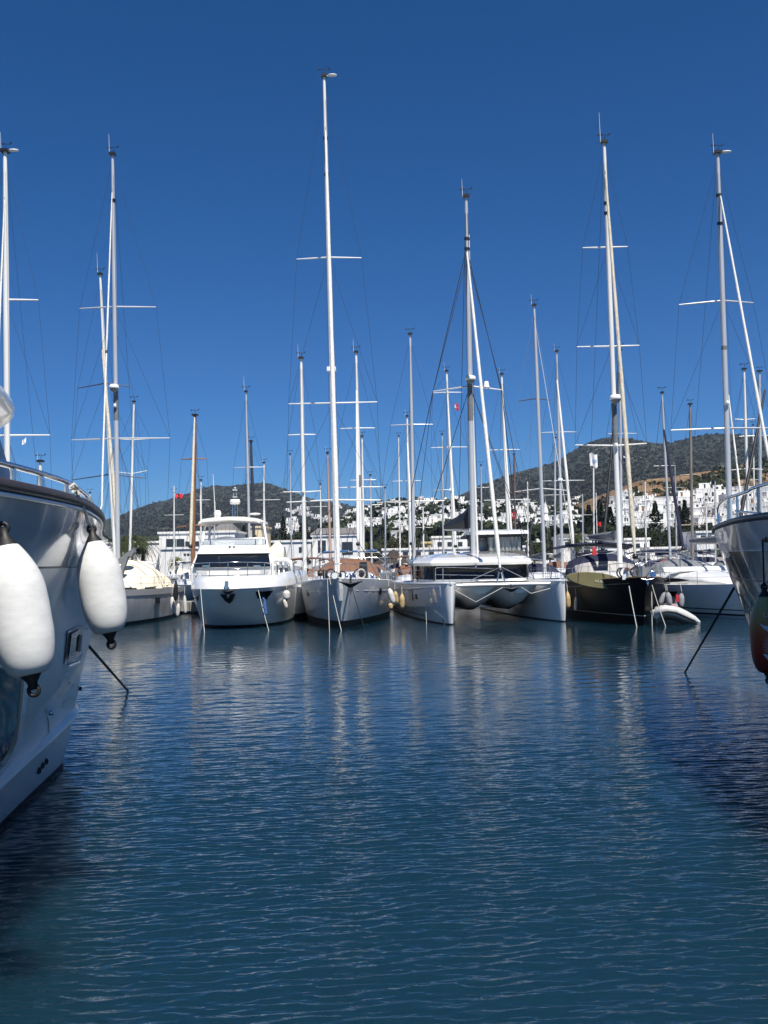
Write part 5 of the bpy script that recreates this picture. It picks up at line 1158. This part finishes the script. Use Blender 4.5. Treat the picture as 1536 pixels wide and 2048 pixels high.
hzB = ridge('mountain', 1200, 2700, [(-500, 1110), (760, 1100), (820, 1050), (868, 1014), (900, 999), (930, 986), (968, 968), (1005, 955), (1040, 943), (1075, 934), (1110, 927), (1136, 911), (1160, 893), (1185, 882), (1205, 876), (1225, 872), (1245, 875), (1270, 876), (1300, 884), (1335, 888), (1352, 884), (1388, 874), (1410, 869), (1440, 866), (1480, 867), (1540, 872), (1700, 890), (2000, 930)], MT, rough=.014, seed=9, base=2)
TG = hill_mat('town_hillside', [(.3, (.02, .03, .014)), (.5, (.035, .045, .022)), (.6, (.08, .075, .045)), (.72, (.17, .14, .09))], .03, .15)
hzT = ridge('town_hill', 330, 1250, [(-500, 1108), (500, 1104), (600, 1085), (640, 1060), (700, 1032), (735, 1016), (770, 1007), (805, 1003), (850, 1000), (905, 1000), (980, 1004), (1050, 1010), (1110, 1010), (1180, 1000), (1250, 990), (1400, 985), (2000, 985)], TG, rough=.012, seed=12, base=2.0)
BR = hill_mat('dry_hillside', [(.28, (.035, .04, .02)), (.40, (.09, .07, .04)), (.48, (.2, .125, .07)), (.62, (.28, .19, .11))], .02, .09)
hzR = ridge('dry_hill', 380, 950, [(-500, 1110), (1040, 1095), (1090, 1050), (1130, 1018), (1160, 1004), (1200, 992), (1240, 975), (1275, 962), (1310, 957), (1350, 953), (1400, 944), (1450, 938), (1500, 926), (1560, 918), (2000, 900)], BR, rough=.014, seed=15, base=2.0)
# shore
SH = mat('quay_concrete', (.32, .30, .27), .9, noise=.3, ns=.6)
def struct(o, name=None): o['kind'] = 'structure'; return o
mb = MB(); mb.loft([[V(-900, 150, -2), V(900, 150, -2), V(900, 900, -2), V(-900, 900, -2)], [V(-900, 150, 1.1), V(900, 150, 1.1), V(900, 900, 1.1), V(-900, 900, 1.1)]]); struct(mb.build('shore_ground', SH))
mb = MB(); mb.add([(-9000, 890, .9), (9000, 890, .9), (9000, 9000, .9), (-9000, 9000, .9)], [(0, 1, 2, 3)]); struct(mb.build('ground', TG))
PT = mat('pontoon_concrete', (.30, .29, .27), .85, noise=.3, ns=1)
for i, (y, w) in enumerate(((59.5, 2.4), (99, 2.4), (131, 2.4))):
    p = MB().box((5, y, .38), (150 if i else 90, w, .5)).build('pontoon', PT, origin=(5, y, 0)); struct(p)

# ---------------------------------------------------------------- houses
WALL = mat('whitewashed_wall', (.80, .79, .76), .85, noise=.08, ns=.5); WIND = mat('house_window', (.03, .04, .05), .2); WOODS = mat('timber_shutter', (.2, .11, .06), .7); TILE = mat('roof_tile', (.28, .13, .08), .85, noise=.3, ns=2); GREYR = mat('grey_roof', (.2, .19, .18), .85, noise=.3, ns=2)
def house_mesh(seed):
    rnd = random.Random(seed); mb = MB(); w, d, h = rnd.uniform(7, 11), rnd.uniform(6, 9), rnd.choice([3.2, 5.8, 6.2, 6])
    def block(cx, cy, cz, w, d, h):
        mb.box((cx, cy, cz + h / 2), (w, d, h)); mb.box((cx, cy, cz + h + .2), (w + .15, d + .15, .4))
        nf = max(1, round(h / 3)); nw = max(1, int(w / 2.6))
        for f in range(nf):
            for i in range(nw):
                if rnd.random() < .85:
                    x = cx - w / 2 + (i + .5) * w / nw; mb.box((x, cy - d / 2 - .03, cz + f * 3 + 1.6), (rnd.uniform(.8, 1.5), .1, rnd.choice([1.2, 1.2, 2.0])), mi=1 if rnd.random() < .95 else 2)
            for i in range(2): 
                for sx_ in (-1, 1): mb.box((cx + sx_ * (w / 2 + .03), cy - d / 2 + (i + .5) * d / 2, cz + f * 3 + 1.6), (.1, 1., 1.2), mi=1)
    block(0, 0, -4, w, d, h + 4)
    if rnd.random() < .75: block(rnd.uniform(-.25, .25) * w, d * .25, h, w * rnd.uniform(.45, .65), d * .5, 2.7)
    if rnd.random() < .7: block(rnd.choice([-1, 1]) * w * .55, -d * .3, -4, w * .5, d * .6, 4 + 3)
    if rnd.random() < .5:   # pergola shade
        mb.box((0, -d / 2 - 1.2, 2.7), (w * .7, 2.2, .2), mi=2)
        for x in (-.32, 0, .32): mb.box((x * w, -d / 2 - 2.1, 1), (.25, .25, 3.4))
    if False:
        mb.add([(-w / 2, -d / 2, h + .45), (w / 2, -d / 2, h + .45), (w / 2, d / 2, h + .45), (-w / 2, d / 2, h + .45), (-w * .3, 0, h + 1.9), (w * .3, 0, h + 1.9)], [(0, 1, 5, 4), (1, 2, 5), (2, 3, 4, 5), (3, 0, 4)], 3)
    mb.box((w * .3, d * .2, h + 3.2), (.5, .5, 1))
    return mb
protos = []
for k in range(9):
    me_o = house_mesh(100 + k).build('white_house', [WALL, WIND, WOODS, TILE]); me_o.location = (0, -500, -50); protos.append(me_o)
hrnd = random.Random(22); placed = []; used = [False] * 9
def put_house(u, r, z, sc_=1., group='white houses of the hillside town', lab='small white cubic house among many on the hillside town'):
    k = hrnd.randrange(9)
    if used[k]: o = protos[k].copy(); COL.objects.link(o)
    else: o = protos[k]; used[k] = True
    o.location = (u * r, r, z); o.rotation_euler = (0, 0, hrnd.uniform(-.6, .6) + math.atan2(-u, 1)); s_ = sc_ * hrnd.uniform(.8, 1.15); o.scale = (s_, s_, s_)
    tag(o, lab, 'house', group); return o
def solve_r(hz, u, py, r0, r1):
    px = 768 + u * F_PX; el = (hor(px) - py) / F_PX
    lo, hi = r0, r1
    for _ in range(30):
        mid = (lo + hi) / 2
        if (hz(u, mid) - EYE) / mid < el: lo = mid
        else: hi = mid
    return mid
def town(n, xr, yr, hz, r0, r1, dens, minpx=7, sc_=1., grp=None, lab=None):
    c = 0; tries = 0
    while c < n and tries < n * 60:
        tries += 1; px = hrnd.uniform(*xr); py = hrnd.uniform(*yr)
        if hrnd.random() > dens(px, py): continue
        if any(abs(px - a) < minpx * 1.25 and abs(py - b) < minpx * .62 for a, b in placed): continue
        u = (px - 768) / F_PX; r = solve_r(hz, u, py, r0, r1)
        if r > r1 * .99: continue
        placed.append((px, py)); put_house(u, r, hz(u, r), sc_, grp or 'white houses of the hillside town', lab or 'small white cubic house among many on the hillside town'); c += 1
    return c
def d_mid(px, py):
    top = interp(px, [690, 740, 770, 850, 1000], [1040, 1022, 1012, 1004, 1006])
    if py < top: return 0
    patch = .55 + .45 * math.sin(px * .05 + py * .11) * math.cos(px * .023 - py * .19 + 1)
    if 860 < px < 960 and 1040 < py < 1060: patch *= .3
    return max(.05, min(1, patch)) * (.4 if py > 1072 else 1)
n1 = town(125, (690, 945), (1004, 1086), hzT, 335, 1240, d_mid, 9, .85)
n1 += town(45, (945, 1160), (1008, 1075), hzT, 335, 1240, lambda x, y: .75, 9, .9)
n2 = town(26, (990, 1110), (1035, 1075), hzT, 340, 700, lambda x, y: .9, 12, .9, 'larger white houses near the shore', 'white house block among larger ones left of the black yacht mast')
n3 = town(64, (1232, 1330), (988, 1088), hzR, 385, 640, lambda x, y: 1 if x < 1300 or y < 1010 else .3, 14, 1.25, 'white house blocks right of the black yacht mast', 'white house block stacked right of the black yacht mast')
n4 = town(38, (1330, 1536), (986, 1075), hzR, 385, 640, lambda x, y: .9 if y < 1045 else .3, 14, 1.1, 'white houses below the dry hill at right', 'white house below the dry brown hill at right')
n5 = town(16, (555, 700), (1015, 1075), hzA, 1501, 3300, lambda x, y: .6, 10, 2.2, 'white villas at the foot of the left mountain', 'white villa at the foot of the left mountain')
# dense rest of the town as one mass
sm_ = MB(); 
for _ in range(300):
    px = hrnd.uniform(695, 1150) if hrnd.random() < .7 else hrnd.uniform(1235, 1536); 
    if px < 1200: py = hrnd.uniform(1006, 1084); hz = hzT; a, b = 335, 1240
    else: py = hrnd.uniform(992, 1060); hz = hzR; a, b = 385, 640
    if px < 960 and hrnd.random() > d_mid(px, py): continue
    u = (px - 768) / F_PX; r = solve_r(hz, u, py, a, b)
    if r > b * .99: continue
    z = hz(u, r); w = hrnd.uniform(3, 7) * (r / 900) ** .5; h = hrnd.uniform(2.5, 4.5); sm_.box((u * r, r, z + h / 2 - 1.5), (w, w * .8, h + 3), hrnd.uniform(-.6, .6)); sm_.box((u * r - w * .15, r - w * .45, z + h * .5), (w * .25, .3, h * .4), 0, mi=1)
tag(sm_.build('distant_houses', [WALL, WIND]), 'mass of small white walls and outbuildings filling the hillside town', 'houses', kind='stuff')
print('houses', n1, n2, n3, n4, n5)
# minaret and tower
c = P(1092, 1040, 560); o = empty('minaret', (c.x, c.y, c.z - 6), 'white pointed minaret rising above the houses right of the catamaran', 'minaret')
MB().lathe([(1.9, -14), (1.7, 5), (2.3, 5.2), (2.3, 6.2), (1.4, 6.4), (1.3, 10)], c + V(0, 0, -6), (0, 0, 1), 14).build('shaft', WALL, o); MB().lathe([(1.6, 10), (0, 17)], c + V(0, 0, -6), (0, 0, 1), 14).build('spire', WALL, o)
c = P(865, 1064, 520); o = MB().lathe([(2.9, -4), (2.9, 8), (3.1, 8), (3.1, 8.7), (0, 9)], c - V(0, 0, 3), (0, 0, 1), 14).build('water_tower', WALL, origin=c); tag(o, 'plain white cylindrical tower in the middle of the town', 'tower')

# ---------------------------------------------------------------- shore buildings
def bld(px0, py0, px1, py1, Y, depth, label, m=None, name='waterfront_building', roof=None, wins=(), awn=None, category='building', roofm=None):
    a, b = P(px0, py0, Y), P(px1, py1, Y); z0 = 1.0; zt = max(a.z, z0 + 1); c = ((a.x + b.x) / 2, Y + depth / 2); w = b.x - a.x
    o = empty(name, (c[0], Y, z0), label, category)
    MB().box((c[0], c[1], (z0 + zt) / 2), (w, depth, zt - z0)).build('wall', m or WALL, o)
    MB().box((c[0], c[1], zt + .15), (w + .4, depth + .4, .32)).build('parapet', roofm or m or WALL, o)
    if roof:
        z = zt + .31; MB().add([(a.x - .3, Y - .3, z), (b.x + .3, Y - .3, z), (b.x + .3, Y + depth, z), (a.x - .3, Y + depth, z), (a.x + .5, Y + depth / 2, z + roof), (b.x - .5, Y + depth / 2, z + roof)], [(0, 1, 5, 4), (1, 2, 5), (2, 3, 4, 5), (3, 0, 4)]).build('roof', GREYR, o)
    for (x0, y0, x1, y1) in wins:
        p, q = P(x0, y0, Y), P(x1, y1, Y); MB().box(((p.x + q.x) / 2, Y - .02, (p.z + q.z) / 2), (q.x - p.x, .16, p.z - q.z)).build('window', WIND, o)
    return o
b1 = bld(318, 1068, 470, 1112, 152, 12, 'white flat roofed waterfront building with dark openings left of the motor yacht', wins=[(333, 1078, 352, 1098), (353, 1078, 369, 1098), (371, 1083, 399, 1098), (401, 1083, 430, 1098)])
bld(322, 1099, 395, 1118, 147, 3, 'low white kiosk with thin awning before the flat roofed building', name='kiosk', wins=[(368, 1107, 372, 1110), (374, 1107, 379, 1110), (381, 1107, 386, 1110)], category='kiosk')
bld(425, 1064, 462, 1100, 158, 10, 'cream rounded roof hall behind the motor yacht hardtop', m=mat('cream_wall', (.7, .6, .42), .85), roof=1.2)
bld(500, 1056, 530, 1095, 175, 9, 'cream house with arched front behind the motor yacht right side', m=mat('cream_wall', (.7, .6, .42), .85), wins=[(507, 1070, 513, 1085)])
bld(545, 1085, 622, 1112, 150, 4, 'white waterfront wall with one arched dark opening left of the centre yacht', wins=[(598, 1094, 604, 1104)])
bl = bld(624, 1073, 716, 1112, 151, 12, 'white building with sloping grey roof and blue patterned windows behind the centre mast', roof=1.1, wins=[(636, 1081, 652, 1092), (636, 1094, 652, 1104), (684, 1084, 706, 1108)])
bld(765, 1101, 1050, 1114, 153, 6, 'long low white waterfront building behind the catamaran', roofm=WALL, wins=[(780 + i * 26, 1104, 790 + i * 26, 1110) for i in range(10)])
bld(845, 1087, 862, 1098, 165, 5, 'small yellow hut above the catamaran roof', m=mat('yellow_wall', (.62, .5, .24), .85), category='hut', name='hut', wins=[(850, 1091, 855, 1096)])
bld(865, 1076, 935, 1100, 170, 8, 'white house just behind the catamaran mast', wins=[(875, 1084, 884, 1092), (895, 1084, 904, 1092), (916, 1084, 925, 1092)])
bld(1120, 1078, 1185, 1112, 165, 7, 'low white pavilion behind the black yacht bimini', roof=.6, wins=[(1130, 1084, 1175, 1092)])
bld(1150, 1094, 1240, 1112, 152, 4, 'white terrace wall behind the black yacht', wins=[(1165, 1099, 1180, 1106), (1195, 1099, 1215, 1106)])
bld(1250, 1080, 1300, 1112, 160, 7, 'white shore house right of the black yacht mast', wins=[(1257, 1087, 1264, 1095), (1272, 1087, 1280, 1095), (1288, 1087, 1294, 1095)])
bld(1393, 1066, 1432, 1096, 150, 7, 'white kiosk with wide window and yellow stripe beside the right yacht bow', wins=[(1402, 1071, 1423, 1079)])
bld(1300, 1098, 1400, 1113, 155, 5, 'low white shore wall behind the dinghy yacht', wins=[(1310, 1103, 1320, 1110)])
bld(120, 1090, 318, 1114, 156, 5, 'long white shore wall hidden behind the left yacht and palms', wins=[(270, 1097, 290, 1106)])
# dark parasol tents
for x, w, lab in ((787, 44, 'dark brown canopy tent left of the catamaran'),):
    c = P(x, 1097, 140); mb = MB(); s = w / F_PX * 140; o = empty('canopy_tent', (c.x, 140, 1), lab, 'tent')
    rows = []
    for q in (0, .35, .7, 1): rows.append([V(c.x + math.cos(a) * s * q, 140 + math.sin(a) * s * q, c.z - (q ** .75) * 2.1) for a in np.linspace(0, 2 * math.pi, 9)])
    MB().grid(rows, sm=False).build('canopy', mat('dark_brown_canvas', (.045, .034, .025), .9), o); MB().tube([V(c.x, 139.2, 1), c], .12, 6).build('pole', mat('cream_wall'), o)

# ---------------------------------------------------------------- trees
def leaf_mat(name, c1, c2):
    m = mat(name, c1, .8, noise=.0, ns=1.2, col2=c2, spec=.2); return m
LCYP = leaf_mat('cypress_leaves', (.022, .034, .014), (.008, .014, .007)); LOLV = leaf_mat('olive_leaves', (.06, .07, .03), (.025, .032, .014)); LPAL = leaf_mat('palm_leaves', (.075, .09, .03), (.03, .04, .015)); LDK = leaf_mat('dark_leaves', (.035, .05, .02), (.014, .022, .01)); LYG = leaf_mat('yellow_green_leaves', (.16, .17, .03), (.08, .09, .02))
BARK = mat('bark', (.12, .085, .055), .9, noise=.3, ns=3)
def leaves(mb, fn, n, size, rnd):
    vs, fs = [], []
    for i in range(n):
        p = fn(); s = size * rnd.uniform(.6, 1.3); a = Vector((rnd.gauss(0, 1), rnd.gauss(0, 1), rnd.gauss(0, 1))).normalized(); b = a.cross(Vector((rnd.gauss(0, 1), rnd.gauss(0, 1), rnd.gauss(0, 1)))).normalized()
        o = len(vs); vs += [p - a * s, p + b * s * .55, p + a * s, p - b * s * .55]; fs.append((o, o + 1, o + 2, o + 3))
    mb.add(vs, fs)
def tree_mesh(kind, seed):
    """unit height 1, base at the origin"""
    rnd = random.Random(seed); tr = MB(); cr_ = MB()
    if kind == 'cypress':
        tr.tube([V(0, 0, -.05), V(0, 0, .3)], [.018, .01], 5)
        def fn():
            z = rnd.random() ** .8; rad = .115 * (math.sin(math.pi * min(1, z * .78 + .16)) ** .8) * (1 - z ** 4 * .7) * (1 + .2 * math.sin(z * 23 + seed)); a = rnd.uniform(0, 6.28); r = rad * rnd.uniform(.5, 1.08); return V(math.cos(a) * r, math.sin(a) * r, .05 + z * .95)
        leaves(cr_, fn, 1500, .026, rnd)
    elif kind == 'palm':
        tr.tube([V(0, 0, -.05), V(.01, 0, .3), V(.02, 0, .72)], [.045, .035, .04], 7)
        for i in range(34):
            a = rnd.uniform(0, 6.28); up = rnd.uniform(-.5, 1.2); L = rnd.uniform(.28, .4); pts = []
            for k in range(7):
                q = k / 6; pts.append(V(.02 + math.cos(a) * L * q * math.cos(up * .6), math.sin(a) * L * q * math.cos(up * .6), .73 + L * (math.sin(up) * q - .75 * q * q)))
            for k in range(6):
                d = (pts[k + 1] - pts[k]); sd = d.cross(V(0, 0, 1)).normalized()
                for s_ in (-1, 1):
                    for w in (0, .5): 
                        p = pts[k].lerp(pts[k + 1], w); tip = p + d * .8 + sd * s_ * .075 * math.sin((k + 1 + w) / 7.5 * math.pi) - V(0, 0, .03); cr_.add([p, p + d * .35, tip], [(0, 1, 2)])
    else:
        tr.tube([V(0, 0, -.06), V(.01, 0, .25), V(-.01, .01, .5)], [.04, .03, .015], 6)
        blobs = [(V(rnd.uniform(-.28, .28), rnd.uniform(-.28, .28), rnd.uniform(.35, .82)), rnd.uniform(.12, .24)) for _ in range(11)]
        for c_, r_ in blobs[:5]: tr.tube([V(0, 0, .3), c_], [.02, .006], 5)
        def fn():
            c_, r_ = rnd.choice(blobs); v = Vector((rnd.gauss(0, 1), rnd.gauss(0, 1), rnd.gauss(0, 1))).normalized(); return c_ + v * r_ * rnd.uniform(.55, 1.05)
        leaves(cr_, fn, 1700, .034, rnd)
    return tr, cr_
tprot = {}
def tree(kind, px, pyb, pyt, Y, m, label, group, wide=1., zb=None):
    a = P(px, pyb, Y); b = P(px, pyt, Y); z = a.z if zb is None else zb; h = b.z - z
    key = (kind, m.name, int(px) % 3)
    if key not in tprot:
        t_, c_ = tree_mesh(kind, len(tprot) + 3); o = empty(kind + '_tree', (0, 0, 0), label, 'tree', group); tt = t_.build('trunk', BARK, o); cc = c_.build('crown', m, o, fix=False); tprot[key] = (o, tt, cc)
    else:
        o0, t0, c0 = tprot[key]; o = o0.copy(); COL.objects.link(o); tt = t0.copy(); cc = c0.copy()
        for q in (tt, cc): COL.objects.link(q); q.parent = o
        tag(o, label, 'tree', group)
    o.location = (a.x, Y, z); o.scale = (h * wide, h * wide, h); o.rotation_euler = (0, 0, (px * 1.7) % 6.28)
    return o
T = tree
T('cypress', 567, 1090, 1032, 190, LCYP, 'pointed cypress behind the motor yacht right side', 'cypress trees', 1.1)
T('cypress', 603, 1092, 1046, 195, LCYP, 'shorter cypress left of the white mast near the centre', 'cypress trees', 1.3)
T('cypress', 612, 1092, 1040, 200, LCYP, 'cypress touching the white mast near the centre', 'cypress trees', 1.2)
T('cypress', 643, 1092, 1036, 205, LCYP, 'cypress standing behind the grey roofed building', 'cypress trees', 1.2)
T('cypress', 488, 1088, 1050, 210, LCYP, 'right of two small cypresses seen under the hardtop', 'cypress trees', 1.3)
T('cypress', 472, 1088, 1056, 210, LCYP, 'left of two small cypresses seen under the hardtop', 'cypress trees', 1.3)
T('cypress', 1313, 1090, 1003, 230, LCYP, 'broad dark cypress right of the cream furled sail', 'cypress trees', 1.25)
T('cypress', 1372, 1090, 1000, 235, LCYP, 'tall dark cypress left of the right yacht bow', 'cypress trees', 1.1)
T('cypress', 1362, 1092, 1012, 240, LCYP, 'dark cypress close behind the tall one at right', 'cypress trees', 1.3)
T('cypress', 1180, 1095, 1010, 225, LCYP, 'left one of the dark cypresses behind the white flag pole', 'cypress trees', 1.4)
T('cypress', 1202, 1095, 1000, 230, LCYP, 'right one of the dark cypresses behind the white flag pole', 'cypress trees', 1.4)
T('cypress', 1222, 1095, 1014, 232, LCYP, 'dark cypress just left of the black yacht mast', 'cypress trees', 1.5)
T('palm', 262, 1120, 1052, 145, LPAL, 'left palm in front of the left mountain', 'palm trees', 1.0, 1.0)
T('palm', 287, 1120, 1054, 148, LPAL, 'right palm in front of the left mountain', 'palm trees', 1.05, 1.0)
T('palm', 240, 1120, 1060, 150, LPAL, 'palm partly hidden by the silver mast', 'palm trees', 1.0, 1.0)
T('palm', 354, 1122, 1104, 142, LYG, 'small yellow green palm before the kiosk', 'palm trees', 1.1, 1.0)
T('palm', 1155, 1110, 1048, 150, LPAL, 'palm left of the white flag pole', 'palm trees', 1.0, 1.0)
T('palm', 735, 1112, 1068, 158, LPAL, 'palm right of the grey roofed building', 'palm trees', 1.1, 1.0)
trnd = random.Random(5)
k = 0
for (x0, x1, yt, n, grp, lab) in ((735, 870, 1076, 12, 'leafy trees behind the long white waterfront building', 'leafy tree in the row behind the long waterfront building'), (930, 1110, 1082, 13, 'leafy trees right of the catamaran flybridge', 'leafy tree in the row right of the catamaran flybridge'), (1230, 1420, 1050, 22, 'leafy trees between the white houses at right', 'dark leafy tree among the houses at right'), (540, 640, 1070, 9, 'leafy trees left of the centre mast', 'dark leafy tree behind the white wall left of the centre mast'), (200, 330, 1072, 8, 'leafy trees behind the palms', 'dark leafy tree behind the palms'), (1110, 1235, 1060, 10, 'leafy trees behind the flag pole', 'leafy tree behind the white flag pole')):
    for i in range(n):
        x = lerp(x0, x1, (i + trnd.random()) / n); Y = trnd.uniform(178, 260); T('leafy', x, 1108, yt + trnd.uniform(-8, 12), Y, trnd.choice([LOLV, LDK, LDK]), lab, grp, trnd.uniform(.9, 1.3), 1.0)
# scattered trees in the town and scrub on the dry hill: masses nobody could count
LMQ = leaf_mat('maquis_leaves', (.052, .056, .048), (.024, .028, .024))
def mass(name, n, xr, yr, hz, r0, r1, m, size, label, dens=None, seed=1, flat=.75):
    rnd = random.Random(seed); mb = MB(); c = 0; tr_ = 0
    while c < n and tr_ < n * 20:
        tr_ += 1; px, py = rnd.uniform(*xr), rnd.uniform(*yr)
        if dens and rnd.random() > dens(px, py): continue
        u = (px - 768) / F_PX; r = solve_r(hz, u, py, r0, r1)
        if r > r1 * .995: continue
        z = hz(u, r); s = rnd.uniform(*size); ctr = V(u * r, r, z + s * .35); c += 1; vs = []; fs = []
        for i in range(16):
            v = Vector((rnd.gauss(0, 1), rnd.gauss(0, 1), abs(rnd.gauss(0, .8)))).normalized() * s * rnd.uniform(.5, 1); v.z *= flat; p = ctr + v
            a = Vector((rnd.gauss(0, 1), rnd.gauss(0, 1), rnd.gauss(0, 1))).normalized() * s * .42; b = a.cross(Vector((rnd.gauss(0, 1), rnd.gauss(0, 1), rnd.gauss(0, 1)))).normalized() * s * .36; o_ = len(vs); vs += [p - a, p + b, p + a, p - b]; fs.append((o_, o_ + 1, o_ + 2, o_ + 3))
        mb.add(vs, fs)
    tag(mb.build(name, m, fix=False), label, 'vegetation', kind='stuff')
mass('town_trees', 1500, (600, 1240), (1004, 1090), hzT, 335, 1245, LDK, (3, 6.5), 'dark trees and bushes scattered between the white hillside houses', seed=3, dens=lambda x, y: .5 + .5 * math.cos(x * .05 + y * .11) )
mass('hill_scrub', 900, (1060, 1600), (920, 1095), hzR, 385, 948, LOLV, (1.6, 4.4), 'dark scrub and olive bushes covering the dry brown hillside', seed=4, dens=lambda x, y: max(.03, min(1, .25 + .7 * math.sin(x * .022 + y * .06) + .3 * math.sin(x * .09 - y * .05))))
mass('mountain_woods', 3500, (880, 1560), (868, 1010), hzB, 1205, 2690, LMQ, (2.5, 6), 'dark maquis scrub covering the right mountain', seed=6)
mass('ridge_woods', 2600, (230, 740), (966, 1075), hzA, 1505, 3590, LMQ, (3, 7), 'dark maquis scrub covering the left mountain', seed=7)

# ---------------------------------------------------------------- air between the harbour and the mountains
hm = bpy.data.materials.new('haze_air'); hm.use_nodes = True; ht = hm.node_tree; ht.nodes.clear(); ho = ht.nodes.new('ShaderNodeOutputMaterial'); hv = ht.nodes.new('ShaderNodeVolumePrincipled')
hv.inputs['Color'].default_value = (.62, .78, 1, 1); hv.inputs['Density'].default_value = .00005; hv.inputs['Anisotropy'].default_value = .2; ht.links.new(hv.outputs[0], ho.inputs['Volume'])
hb_ = MB().box((0, 2900, 224), (7000, 7000, 460)); hz_ = hb_.build('haze', hm, fix=True); hz_['kind'] = 'stuff'
